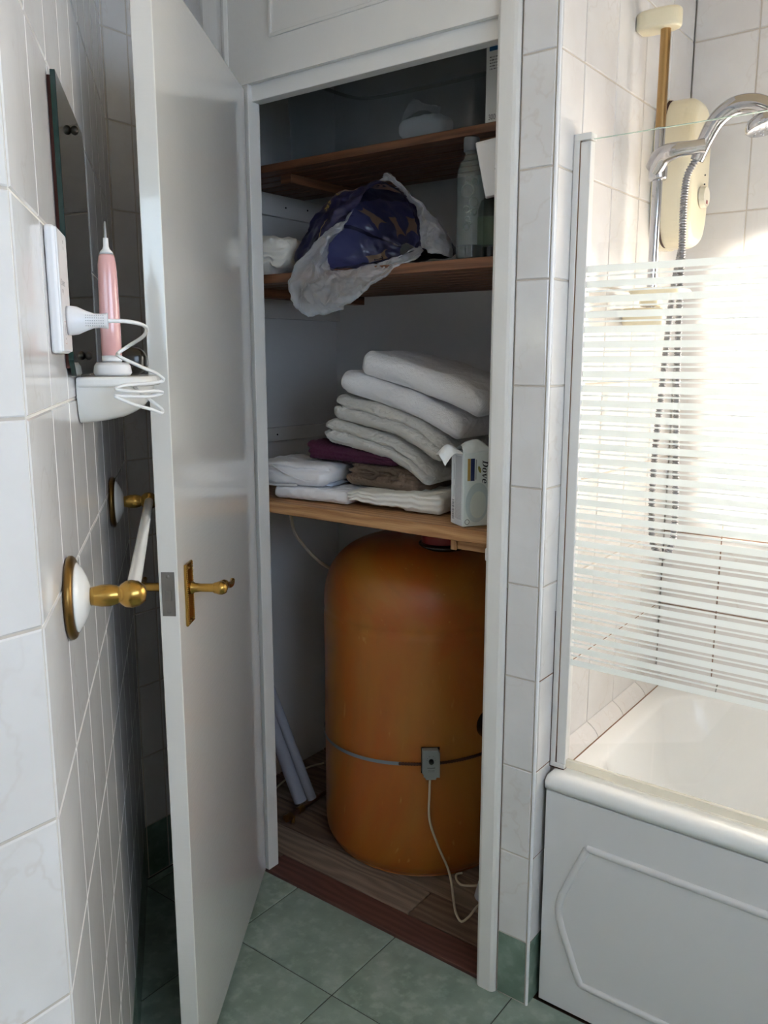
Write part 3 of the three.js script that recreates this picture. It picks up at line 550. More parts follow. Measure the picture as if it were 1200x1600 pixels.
// ---------------------------------------------------------------- top shelf things
{
  const y = S1.y, b = thing('storage_box', 'large clear plastic storage box on the top slatted shelf', 'storage box', [0, 0, 0], 0);
  const l = onZ(440, 200, -0.25).x, r = onZ(748, 150, -0.25).x, cx = (l + r) / 2, a = (r - l) / 2;
  const R = (dy, s) => ({ x: cx, z: -0.42, a: a * s, b: 0.17 * s, r: 0.035, y: y + dy });
  mesh('shell', ringLoft([R(0.24, 1.0), R(0.12, 0.985), R(0.012, 0.97), R(0.001, 0.95)], 10, true), M.boxPlastic, b);
  mesh('rim', tubeAlong([...Array(4).keys()].flatMap((q) => { const sx = [1, -1, -1, 1][q], sz = [1, 1, -1, -1][q]; const p = [V(cx + sx * (a - 0.03), y + 0.24, -0.42 + sz * 0.172), V(cx + sx * (a + 0.002), y + 0.24, -0.42 + sz * 0.14)]; return q % 2 ? p : p.reverse(); }), 0.005, 120, 8, true), M.boxPlastic, b);
  const c = thing('bagged_cloth', 'white cloth bundle in a clear bag pressed inside the storage box', 'cloth', [0, 0, 0], 0);
  const q = onZ(661, 185, -0.30);
  mesh('bundle', pad(0.13, 0.055, 0.08, { r: 0.026, nx: 28, ny: 10, nz: 16, amp: 0.005, seed: 3, ridge: 0.004 }).translate(q.x, y + 0.036, -0.31), M.linen, c);
  mesh('bag', sheet([[V(q.x - 0.05, y + 0.05, -0.27), V(q.x, y + 0.07, -0.272), V(q.x + 0.066, y + 0.055, -0.27)], [V(q.x - 0.035, y + 0.09, -0.285), V(q.x + 0.01, y + 0.085, -0.28), V(q.x + 0.07, y + 0.07, -0.275)], [V(q.x - 0.03, y + 0.115, -0.30), V(q.x - 0.01, y + 0.10, -0.295), V(q.x + 0.055, y + 0.075, -0.29)]], { nu: 24, nv: 12, amp: 0.008, freq: 30 }), M.film, c);
  const t = thing('medicine_carton', 'tall white carton printed 300 ml at the right end of the top shelf', 'carton', [0, 0, 0], 0);
  const L = onZ(758, 187, -0.235);
  const tex = canvasTex(256, 512, (k, W, H) => { k.fillStyle = '#e9e8e2'; k.fillRect(0, 0, W, H); k.fillStyle = '#2f6f9c'; k.fillRect(28, 70, 228, 26); k.fillStyle = '#6a6a66'; for (let i = 0; i < 5; i++) { for (let x = 34; x < 220; x += 8 + (i * 7 + x) % 11) k.fillRect(x, 128 + i * 17, 5 + (x * 3 + i) % 7, 7); } k.fillStyle = '#222'; k.font = '44px sans-serif'; k.fillText('300 ml', 30, 492); });
  mesh('box', rext(L.x, L.x + 0.065, y + 0.0005, y + 0.185, -0.30, -0.235, 0.001, 1), std(0xe9e8e2, 0.5), t);
  mesh('front_print', new THREE.PlaneGeometry(0.063, 0.183).translate(L.x + 0.0325, y + 0.0925, -0.2346), std(0xffffff, 0.5, { map: tex }), t, 'printed carton front');
}

// ---------------------------------------------------------------- middle shelf things
{
  const y = S2.y;
  const l = onZ(395, 420, -0.16).x;
  const s = tag(mesh('folded_sheet', pad(0.30, 0.095, 0.26, { r: 0.035, nx: 60, ny: 18, nz: 40, amp: 0.010, freq: 20, seed: 5, ridge: 0.022, grooves: [0.02, -0.002, -0.02], gdepth: 0.006, taper: (u) => 0.75 + 0.3 * Math.sin(u * 3) }).rotateY(0.3).translate(l - 0.02, y + 0.05, -0.20), M.linenCream), 'crumpled folded white sheet at the left end of the bag shelf', 'sheet');
  // purple bag
  const bag = thing('purple_bag', 'crumpled purple printed plastic bag lying open with a clear lining', 'bag');
  const P = (list) => list.map(([a, b, z]) => { const q = onZ(a, b, z); if (z < -0.065 && q.y < y + 0.003) q.y = y + 0.003; return q; });
  const R0 = P([[598, 285, -0.17], [630, 308, -0.16], [650, 345, -0.15], [656, 384, -0.13], [630, 398, -0.085], [580, 412, -0.063], [534, 423, -0.055], [511, 406, -0.08], [521, 375, -0.12], [537, 350, -0.14], [553, 328, -0.16], [574, 302, -0.17]]);
  const R1 = P([[578, 296, -0.24], [638, 306, -0.25], [688, 358, -0.25], [706, 392, -0.22], [640, 402, -0.2], [560, 415, -0.19], [488, 428, -0.16], [463, 410, -0.16], [478, 366, -0.19], [500, 335, -0.22], [520, 312, -0.24], [546, 303, -0.25]]);
  const mid = R0.map((q, i) => q.clone().lerp(R1[i], 0.5).add(V(0, i < 4 || i > 8 ? 0.008 : 0, 0.01)));
  const c = V(-0.63, y + 0.075, -0.36), R2 = R1.map((q) => { const k = q.clone().lerp(c, 0.35); k.z = -0.36; k.y = Math.max(k.y, y + 0.004); return k; });
  const R3 = R1.map((q) => { const k = q.clone().lerp(c, 0.85); k.z = -0.41; k.y = Math.max(k.y, y + 0.006); return k; });
  const tex = canvasTex(1024, 512, (k, W, H) => {
    k.fillStyle = '#292546'; k.fillRect(0, 0, W, H);
    k.fillStyle = '#605f8c'; for (const [x, yy, w, h] of [[0, 0, 120, 190], [560, 0, 180, 210], [760, 0, 264, 200], [330, 0, 200, 150]]) k.fillRect(x, yy, w, h);
    k.fillStyle = '#c2a184'; for (const [x, yy] of [[60, 70], [880, 120], [980, 60], [470, 40], [610, 60], [250, 120]]) { const r = 58; k.beginPath(); k.moveTo(x - r, yy - r * 0.5); k.quadraticCurveTo(x, yy, x + r, yy - r * 0.4); k.quadraticCurveTo(x + 12, yy + 6, x + r * 0.3, yy + r); k.quadraticCurveTo(x - 4, yy + r * 0.7, x - r * 0.4, yy + r); k.quadraticCurveTo(x - 10, yy + 8, x - r, yy - r * 0.5); k.fill(); }
    k.strokeStyle = '#46456f'; k.lineWidth = 5; for (const [x, yy] of [[200, 190], [760, 150], [400, 200]]) { k.beginPath(); k.arc(x, yy, 60, 0.4, 2.4); k.stroke(); }
    k.fillStyle = '#17142e'; k.font = 'bold 44px serif'; k.fillText('SECRET', 440, 90); k.fillStyle = '#b2937a'; for (const [x, w] of [[0, 130], [870, 154]]) { k.beginPath(); k.ellipse(x + w / 2, 300, w / 2, 46, 0, 0, 7); k.fill(); } k.fillStyle = '#1c1730'; k.font = 'bold 40px serif'; k.fillText('SECR', 4, 314); k.fillText('SECR', 886, 314);
    k.strokeStyle = '#c9b06a'; k.lineWidth = 4; k.beginPath(); k.moveTo(600, 430); k.lineTo(760, 390); k.stroke(); k.beginPath(); k.moveTo(120, 320); k.lineTo(300, 360); k.stroke();
    k.fillStyle = '#cdb65a'; k.font = 'italic bold 46px serif'; k.save(); k.translate(900, 300); k.rotate(Math.PI); k.fillText('Task', 0, 0); k.restore();
  });
  mesh('bag_body', sheet([R0, mid, R1, R2, R3], { nu: 140, nv: 60, closed: true, amp: 0.014, freq: 22, seed: 2 }), phys(0xffffff, 0.35, { map: tex, side: THREE.DoubleSide, clearcoat: 0.4 }), bag);
  const ix = [3, 4, 5, 6, 7, 8, 9, 10];
  const A0 = ix.map((i) => R0[i].clone().add(V(0, 0.0, 0.002)));
  const A1 = P([[660, 392, -0.10], [622, 410, -0.075], [578, 428, -0.05], [530, 440, -0.03], [498, 428, -0.03], [505, 392, -0.07], [527, 362, -0.11], [546, 340, -0.14]]);
  const A2 = P([[652, 402, -0.075], [606, 424, -0.045], [566, 452, -0.02], [520, 474, -0.005], [478, 462, -0.005], [486, 410, -0.045], [512, 370, -0.09], [535, 345, -0.13]]);
  const A3 = P([[648, 404, -0.07], [598, 432, -0.042], [560, 466, -0.03], [520, 488, -0.025], [470, 488, -0.022], [452, 440, -0.03], [494, 378, -0.08], [525, 350, -0.12]]);
  const A4 = P([[650, 402, -0.078], [602, 428, -0.047], [562, 456, -0.038], [518, 474, -0.036], [474, 474, -0.034], [462, 436, -0.04], [498, 380, -0.09], [527, 352, -0.125]]);
  mesh('clear_lining', sheet([A0, A1, A2, A3, A4], { nu: 150, nv: 70, amp: 0.013, freq: 27, seed: 6 }), M.film, bag, 'clear plastic lining drooping over the shelf edge');
  const B0 = P([[596, 278, -0.17], [628, 298, -0.16], [650, 330, -0.15], [660, 388, -0.12]]), B1 = P([[612, 272, -0.16], [640, 300, -0.145], [668, 345, -0.13], [676, 396, -0.10]]), B2 = P([[604, 270, -0.155], [645, 305, -0.15], [692, 362, -0.15], [702, 402, -0.12]]), B3 = P([[600, 274, -0.17], [648, 312, -0.18], [702, 372, -0.18], [706, 398, -0.16]]);
  mesh('clear_lining', sheet([B0, B1, B2, B3], { nu: 90, nv: 50, amp: 0.013, freq: 27, seed: 9 }), M.film, bag, 'torn clear plastic edge at the bag mouth');
  // bottle
  const q = onZ(734, 402, -0.125), bt = thing('glass_bottle', 'tall clear glass bottle with raised bubble rings and a grey cap', 'bottle', [q.x, y + 0.0005, -0.125]);
  const H = onZ(734, 216, -0.125).y - y, r = 0.0305;
  const glass = phys(0xdfe8e6, 0.08, { transmission: 0.91, thickness: 0, side: THREE.DoubleSide, clearcoat: 1, clearcoatRoughness: 0.03 });
  mesh('body', lathe([[0.0001, 0.002], [r - 0.004, 0.0005], [r, 0.006], [r, H * 0.68], [r - 0.001, H * 0.73], [r * 0.8, H * 0.79], [0.0155, H * 0.83], [0.0135, H * 0.86], [0.0135, H * 0.92]], 40), glass, bt);
  mesh('cap', lathe([[0.0145, H * 0.885], [0.0168, H * 0.89], [0.0172, H * 0.985], [0.0155, H], [0.0001, H]], 28), std(0x5c6064, 0.4), bt, 'dark grey screw cap');
  mesh('contents', lathe([[0.0001, 0.004], [r - 0.003, 0.004], [r - 0.0025, 0.008], [r - 0.0025, 0.032], [0.0001, 0.032]], 32), phys(0x2d5a66, 0.05, { transmission: 0.7, thickness: 0 }), bt, 'blue green liquid left in the bottom');
  const ring = (ax, yy, rr) => { const t = new THREE.TorusGeometry(rr, 0.0016, 8, 28), p = t.attributes.position; for (let i = 0; i < p.count; i++) { const a = ax + p.getX(i) / r, o = r + p.getZ(i); p.setXYZ(i, Math.sin(a) * o, yy + p.getY(i), Math.cos(a) * o); } t.computeVertexNormals(); return t; };
  const look = Math.atan2(EYE.x - q.x, EYE.z + 0.125);
  for (const [a, yy, rr] of [[-0.1, 0.165, 0.008], [0.25, 0.158, 0.007], [-0.25, 0.142, 0.0135], [0.22, 0.118, 0.0095], [-0.3, 0.104, 0.007], [0.22, 0.098, 0.006], [-0.2, 0.084, 0.005], [0.0, 0.077, 0.0028], [-0.3, 0.068, 0.0065]]) mesh('bubble_ring', ring(look + a, yy, rr), glass, bt);
  const db = onZ(764, 400, -0.17);
  const k = thing('dark_bottle', 'dark green labelled bottle standing behind the clear glass bottle', 'bottle', [db.x + 0.0, y + 0.0005, -0.175]);
  mesh('body', lathe([[0.0001, 0], [0.027, 0], [0.029, 0.004], [0.029, 0.11], [0.022, 0.13], [0.012, 0.138], [0.012, 0.15], [0.0001, 0.15]], 28), phys(0x28332c, 0.3), k);
  mesh('label', new THREE.CylinderGeometry(0.0294, 0.0294, 0.06, 32, 1, true).translate(0, 0.065, 0), std(0x5a6a58, 0.7, { side: THREE.DoubleSide }), k, 'faded green label');
  mesh('base_band', new THREE.CylinderGeometry(0.0296, 0.0296, 0.03, 32, 1, true).translate(0, 0.0165, 0), M.black, k);
  // white junction cover hanging askew on the frame
  const jq = onZ(765, 262, -0.1), j = thing('junction_cover', 'white plastic cover with a screw hanging askew behind the frame', 'cover', [jq.x + 0.012, jq.y, -0.105]);
  j.rotation.z = rad(12); j.rotation.y = rad(30);
  mesh('cover', rext(-0.032, 0.05, -0.055, 0.055, -0.012, 0.012, 0.003, 2), M.plasticWhite, j);
  mesh('screw', new THREE.SphereGeometry(0.0035, 12, 8).scale(1, 1, 0.5).translate(0.0, -0.005, 0.0122), M.screw, j);
}

// ---------------------------------------------------------------- towels and linen on the pine shelf
{
  const y = S3.y;
  const put = (name, geo, mat, pos, rz, ry, label, category, group) => { const m = mesh(name, geo, mat); m.position.set(...pos); m.rotation.set(0, ry, rz, 'YZX'); return tag(m, label, category, group); };
  // flat linen at the bottom
  put('folded_sheet', pad(0.24, 0.030, 0.24, { r: 0.012, amp: 0.0035, freq: 40, seed: 11, ridge: 0.006, nx: 70, nz: 60, ny: 8 }), M.linen, [-0.725, y + 0.018, -0.215], 0, 0.1, 'white seersucker sheet lying flat on the pine shelf', 'sheet');
  put('folded_sheet', pad(0.27, 0.042, 0.26, { r: 0.016, amp: 0.005, freq: 17, seed: 14, ridge: 0.012, nx: 70, nz: 60, ny: 10, grooves: [0.006, -0.008], taper: (u) => 0.6 + 0.5 * u }), M.linenCream, [-0.475, y + 0.024, -0.235], 0, 0.12, 'creased off-white sheet under the brown towel beside the soap pack', 'sheet');
  put('folded_pillowcase', pad(0.17, 0.010, 0.16, { r: 0.0045, amp: 0.003, freq: 22, seed: 17, nx: 40, nz: 40, ny: 4 }), M.linenBlue, [-0.77, y + 0.042, -0.20], 0.03, 0.2, 'pale blue folded pillowcase between the white linens', 'pillowcase');
  { // white bundle folded over on itself at the left
    const t = thing('folded_pillowcase', 'white pillowcase folded over in a loop at the left of the towels', 'pillowcase', [-0.80, y + 0.052, -0.19], 0.15);
    mesh('fabric', pad(0.23, 0.058, 0.20, { r: 0.026, amp: 0.006, freq: 12, seed: 21, ridge: 0.010, nx: 60, nz: 46, ny: 14, grooves: [0.014], gdepth: 0.012, taper: (u) => 1.1 - 0.25 * u }).translate(0, 0.012, 0), M.linen, t);
    mesh('piping', tubeAlong([V(-0.105, 0.030, 0.085), V(-0.05, 0.037, 0.101), V(-0.012, 0.022, 0.103), V(0.03, 0.008, 0.102), V(0.075, 0.002, 0.099), V(0.108, 0.012, 0.085)], 0.003, 50, 8), M.linen, t);
    mesh('piping', tubeAlong([V(-0.105, -0.010, 0.080), V(-0.06, -0.014, 0.099), V(-0.01, -0.012, 0.102), V(0.03, -0.010, 0.101)], 0.003, 40, 8), M.linen, t);
  }
  const brown = put('folded_towel', pad(0.235, 0.055, 0.24, { r: 0.024, amp: 0.004, freq: 14, seed: 31, fuzz: 0.003, grooves: [0.004, 0.018], gdepth: 0.012, nx: 110, nz: 60, ny: 24, bend: (u) => -0.02 * Math.max(0, u - 0.6) }), M.towelBrown, [-0.535, y + 0.072, -0.275], -0.02, 0.05, 'brown terry towel folded under the purple one', 'towel');
  mesh('fold_edge', tubeAlong([V(-0.075, 0.020, 0.108), V(-0.035, 0.023, 0.121), V(-0.005, 0.012, 0.124), V(-0.022, -0.001, 0.122), V(-0.07, 0.002, 0.113)], 0.0055, 50, 8), M.towelBrown, brown);
  mesh('fold_edge', tubeAlong([V(-0.012, 0.022, 0.121), V(0.03, 0.022, 0.122), V(0.05, 0.012, 0.120), V(0.036, 0.003, 0.121)], 0.005, 40, 8), M.towelBrown, brown);
  put('folded_towel', pad(0.30, 0.036, 0.26, { r: 0.016, amp: 0.0035, freq: 12, seed: 35, fuzz: 0.0016, grooves: [0.002, -0.009], gdepth: 0.007, nx: 110, nz: 60, ny: 24, taper: (u) => 1.35 - 0.7 * u }), M.towelPurple, [-0.635, y + 0.122, -0.285], -0.05, 0.0, 'plum purple folded towel beneath the white towels', 'towel');
  const droop = (k) => (u) => -k * Math.max(0, u - 0.55) ** 1.6;
  put('folded_towel', pad(0.345, 0.062, 0.26, { r: 0.026, amp: 0.007, freq: 11, seed: 41, fuzz: 0.0024, grooves: [0.004], gdepth: 0.016, nx: 130, nz: 60, ny: 28, bend: droop(0.18), taper: (u) => 1.05 - 0.25 * u }), M.towelCream, [-0.545, y + 0.158, -0.275], -0.17, 0.02, 'fluffy white terry towel folded directly on the purple towel', 'towel', 'folded white towels');
  put('folded_towel', pad(0.355, 0.062, 0.26, { r: 0.026, amp: 0.007, freq: 11, seed: 45, fuzz: 0.0024, grooves: [0.003], gdepth: 0.016, nx: 130, nz: 60, ny: 28, bend: droop(0.14), taper: (u) => 1.05 - 0.2 * u }), M.towelCream, [-0.512, y + 0.216, -0.28], -0.19, 0.02, 'fluffy white terry towel folded third from the bottom of the towel stack', 'towel', 'folded white towels');
  put('folded_towel', pad(0.375, 0.060, 0.27, { r: 0.026, amp: 0.008, freq: 8, seed: 51, fuzz: 0.0008, nx: 130, nz: 60, ny: 24, bend: droop(0.10) }), M.towelWhite, [-0.475, y + 0.272, -0.285], -0.24, 0.02, 'smooth white towel second from the top of the stack', 'towel', 'folded white towels');
  put('folded_towel', pad(0.365, 0.062, 0.27, { r: 0.027, amp: 0.008, freq: 8, seed: 55, fuzz: 0.0008, nx: 130, nz: 60, ny: 24, bend: droop(0.06) }), M.towelWhite, [-0.415, y + 0.318, -0.285], -0.24, 0.02, 'smooth white towel on the very top of the stack', 'towel', 'folded white towels');
  put('folded_towel', pad(0.14, 0.13, 0.15, { r: 0.05, amp: 0.006, freq: 9, seed: 58, nx: 26, nz: 26, ny: 20 }), M.towelCream, [-0.205, y + 0.068, -0.33], 0, 0, 'grey white towel wedged behind the soap pack', 'towel');
  // soap pack
  const w = 0.076, h = 0.168, dd = 0.06, sp = thing('soap_pack', 'white and pale green soap multipack with its torn flap open', 'soap pack', [-0.226 + 0.042 * 0.53 - 0.03 * 0.848, y + 0.0005, -0.052 - 0.042 * 0.848 - 0.03 * 0.53], rad(58));
  const side = canvasTex(256, 700, (k, W, H) => { k.fillStyle = '#eceef0'; k.fillRect(0, 0, W, H); k.save(); k.translate(W, 0); k.rotate(Math.PI / 2); k.fillStyle = '#555a68'; let s = 7; for (let r = 0; r < 15; r++) for (let x = 40; x < 640; ) { s = (s * 73 + 41) % 97; const ww = 3 + s % 9; k.fillRect(x, 18 + r * 10, ww, 5.5); x += ww + 3 + s % 3; } for (let x = 470; x < 660; x += 8) { s = (s * 73 + 41) % 97; k.fillRect(x, 182, 2 + s % 5, 52); } k.fillRect(330, 190, 110, 6); k.fillRect(120, 190, 150, 6); k.restore(); });
  const front = canvasTex(320, 700, (k, W, H) => { k.fillStyle = '#dfe6e2'; k.fillRect(0, 0, W, H); k.fillStyle = '#c3d0cf'; k.beginPath(); k.ellipse(150, 480, 130, 190, 0.1, 0, 7); k.fill(); k.fillStyle = '#d6ded6'; k.beginPath(); k.ellipse(160, 500, 90, 130, 0.1, 0, 7); k.fill(); k.fillStyle = '#1f2a55'; k.fillRect(70, 60, 44, 210); k.fillStyle = '#a98a45'; k.fillRect(36, 60, 32, 210); k.fillStyle = '#6f7a78'; k.fillRect(126, 70, 7, 190); k.save(); k.translate(200, 76); k.rotate(Math.PI / 2); k.fillStyle = '#1a1c22'; k.font = 'italic bold 86px serif'; k.fillText('Dove', 0, 0); k.restore(); k.fillStyle = '#8f8a3d'; k.beginPath(); k.ellipse(168, 165, 14, 34, -0.35, 0, 7); k.fill(); k.fillStyle = '#1f2a55'; k.fillRect(270, 600, 36, 66); k.strokeStyle = '#222'; k.lineWidth = 4; k.beginPath(); k.arc(40, 660, 24, 0, 7); k.stroke(); });
  mesh('carton', rext(-w / 2, w / 2, 0, h, -dd / 2, dd / 2, 0.004, 2), phys(0xdfe5e3, 0.3), sp);
  mesh('front_print', new THREE.PlaneGeometry(w - 0.005, h - 0.004).translate(0, h / 2, dd / 2 + 0.0005), phys(0xffffff, 0.28, { map: front }), sp, 'printed front with leaf emblem');
  mesh('side_print', new THREE.PlaneGeometry(dd - 0.005, h - 0.004).rotateY(-Math.PI / 2).translate(-w / 2 - 0.0005, h / 2, 0), phys(0xffffff, 0.35, { map: side }), sp, 'small print and barcode side');
  mesh('wrapper_top', sheet([[V(-w / 2, h - 0.004, dd / 2), V(0, h - 0.004, dd / 2 + 0.001), V(w / 2, h - 0.006, dd / 2)], [V(-w / 2 + 0.004, h + 0.012, dd * 0.2), V(0.002, h + 0.024, dd * 0.15), V(w / 2 - 0.004, h + 0.006, dd * 0.2)], [V(-w / 2, h - 0.004, -dd / 2), V(0, h - 0.004, -dd / 2), V(w / 2, h - 0.006, -dd / 2)]], { nu: 24, nv: 20, amp: 0.004, freq: 40 }), phys(0xe3e8e6, 0.35, { side: THREE.DoubleSide }), sp);
  mesh('flap', sheet([[V(-w / 2, h - 0.006, dd / 2), V(-w / 2 - 0.001, h + 0.004, 0), V(-w / 2, h - 0.002, -dd / 2)], [V(-w / 2 - 0.022, h - 0.004, dd / 2 - 0.002), V(-w / 2 - 0.022, h + 0.014, 0), V(-w / 2 - 0.02, h + 0.006, -dd / 2)], [V(-w / 2 - 0.040, h - 0.030, dd / 2 - 0.006), V(-w / 2 - 0.046, h - 0.008, 0), V(-w / 2 - 0.040, h - 0.012, -dd / 2)]], { nu: 20, nv: 20, amp: 0.003, freq: 40 }), phys(0xf1f2f0, 0.4, { side: THREE.DoubleSide }), sp, 'torn white wrapper flap');
}

// ---------------------------------------------------------------- bath, panel, trim
{
  const b = thing('bathtub', 'white acrylic bathtub behind the glass screen', 'bathtub', [0, 0, 0], 0), cx = 0.858, cz = -0.378;
  const R = (y, a, bb, r) => ({ x: cx, z: cz, a, b: bb, r, y });
  mesh('tub', ringLoft([R(0.40, 0.82, 0.31, 0.01), R(0.516, 0.83, 0.32, 0.01), R(0.517, 0.8545, 0.346, 0.012), R(0.530, 0.855, 0.3465, 0.014), R(0.541, 0.852, 0.3435, 0.016), R(0.548, 0.845, 0.336, 0.02), R(0.551, 0.832, 0.322, 0.03), R(0.551, 0.80, 0.302, 0.06), R(0.549, 0.785, 0.290, 0.09), R(0.540, 0.776, 0.281, 0.11), R(0.45, 0.752, 0.262, 0.13), R(0.30, 0.70, 0.232, 0.15), R(0.19, 0.64, 0.20, 0.15), R(0.155, 0.56, 0.15, 0.13), R(0.15, 0.3, 0.08, 0.06)], 16, true), M.enamel, b);
  const p = mesh('front_panel', rext(0.010, 1.715, 0.004, 0.512, -0.006, 0, 0.0015, 1), M.panel, b, 'white front panel with a pressed ogee cornered border'); p.position.z = -0.036;
  const pt = (x, y) => { const q = onZ(x, y, -0.036); return V(q.x, q.y, 0.0005); };
  const left = [pt(918, 1326), pt(903, 1352), pt(888, 1380), pt(876, 1405), pt(873, 1425), pt(878, 1450), pt(889, 1485), pt(898, 1515), pt(907, 1539)];
  const top = left[0].y, bot = left[left.length - 1].y, xr = 1.73 - left[0].x;
  const right = left.map((q) => V(1.73 - q.x, q.y, q.z)).reverse();
  const path = new THREE.CurvePath(); path.add(new THREE.CatmullRomCurve3(left, false, 'centripetal'));
  const bead = (pts, seg) => { const g = tubeAlong(pts, 0.0082, seg, 10); g.scale(1, 1, 0.7); return g; };
  mesh('border_bead', join([bead(left, 60), bead(right, 60), bead([left[0], V(0.5, top, 0.0005), V(1.2, top, 0.0005), right[right.length - 1]], 20), bead([left[left.length - 1], V(0.5, bot, 0.0005), V(1.2, bot, 0.0005), right[0]], 20)]), M.panel, p);
  mesh('plinth', ext(0.015, 1.715, 0.0, 0.031, -0.09, -0.075), M.lagging, b);
  // quadrant trim tiles along the two walls
  const quad = (len) => { const s = new THREE.Shape(); s.moveTo(0, 0); s.lineTo(0.030, 0); s.quadraticCurveTo(0.024, 0.018, 0, 0.032); s.lineTo(0, 0); return new THREE.ExtrudeGeometry(s, { depth: len - 0.003, bevelEnabled: false, curveSegments: 5 }); };
  const t1 = thing('bath_trim', 'row of white quadrant trim tiles between bath and shower wall', 'tile trim', [0.001, 0.5515, -0.722], 0);
  for (let k = 0; k < 4; k++) mesh('trim_tile', quad(0.153).translate(0, 0, 0.004 + k * 0.153), M.tile, t1);
  mesh('sealant', ext(0, 0.032, -0.0005, 0.001, 0.002, 0.61), M.groutBrown, t1);
  const t2 = thing('bath_trim', 'row of white quadrant trim tiles along the far bath edge', 'tile trim', [1.7, 0.5515, -0.7245], -Math.PI / 2);
  for (let k = 0; k < 11; k++) mesh('trim_tile', quad(0.153).translate(0, 0, k * 0.153), M.tile, t2);
  mesh('sealant', ext(0, 0.032, -0.0005, 0.001, 0.0, 1.69), M.groutBrown, t2);
}
// ---------------------------------------------------------------- shower screen
{
  const s = thing('shower_screen', 'glass bath screen with frosted horizontal stripes in a white frame', 'shower screen', [0, 0, -0.082]);
  mesh('wall_channel', join([rext(0.001, 0.012, 0.552, 1.838, -0.013, 0.013, 0.001, 1), rext(0.001, 0.036, 1.826, 1.8385, -0.0135, 0.0135, 0.001, 1), rext(0.001, 0.034, 0.552, 0.562, -0.0135, 0.0135, 0.001, 1)]), M.alu, s);
  mesh('channel_seal', ext(0.011, 0.0145, 0.562, 1.826, -0.009, 0.0095), M.seal, s, 'brownish hinge seal');
  mesh('hinge_profile', rext(0.0140, 0.0345, 0.562, 1.824, -0.010, 0.0105, 0.002, 2), M.alu, s);
  const gp = mesh('glass_pane', ext(0.031, 0.82, 0.568, 1.828, -0.0025, 0.0025), M.glass, s);
  mesh('glass_edge', ext(0.0345, 0.82, 1.8275, 1.8285, -0.0025, 0.0025), M.glassEdge, s);
  for (let k = 0; k < 29; k++) {
    const y = 1.597 - k * 0.0285;
    mesh('frosted_stripe', ext(0.0346, 0.815, y - 0.0130, y, 0.0026, 0.0029), M.frost, gp);
    if (k < 28) mesh('frosted_line', ext(0.0346, 0.815, y - 0.0215, y - 0.0180, 0.0026, 0.0029), M.frost, gp);
  }
  mesh('mould_line', join([ext(0.0012, 0.034, 0.5508, 0.5525, -0.012, 0.0142), ext(0.0004, 0.0012, 0.5508, 0.9, 0.008, 0.0142), ext(0.0136, 0.0148, 0.562, 0.60, 0.0095, 0.0112)]), M.rust, s, 'black mould along the sealant');
  mesh('bottom_seal', rext(0.034, 0.82, 0.5535, 0.572, -0.005, 0.006, 0.002, 1), M.strip, s, 'clear bottom seal strip');
}
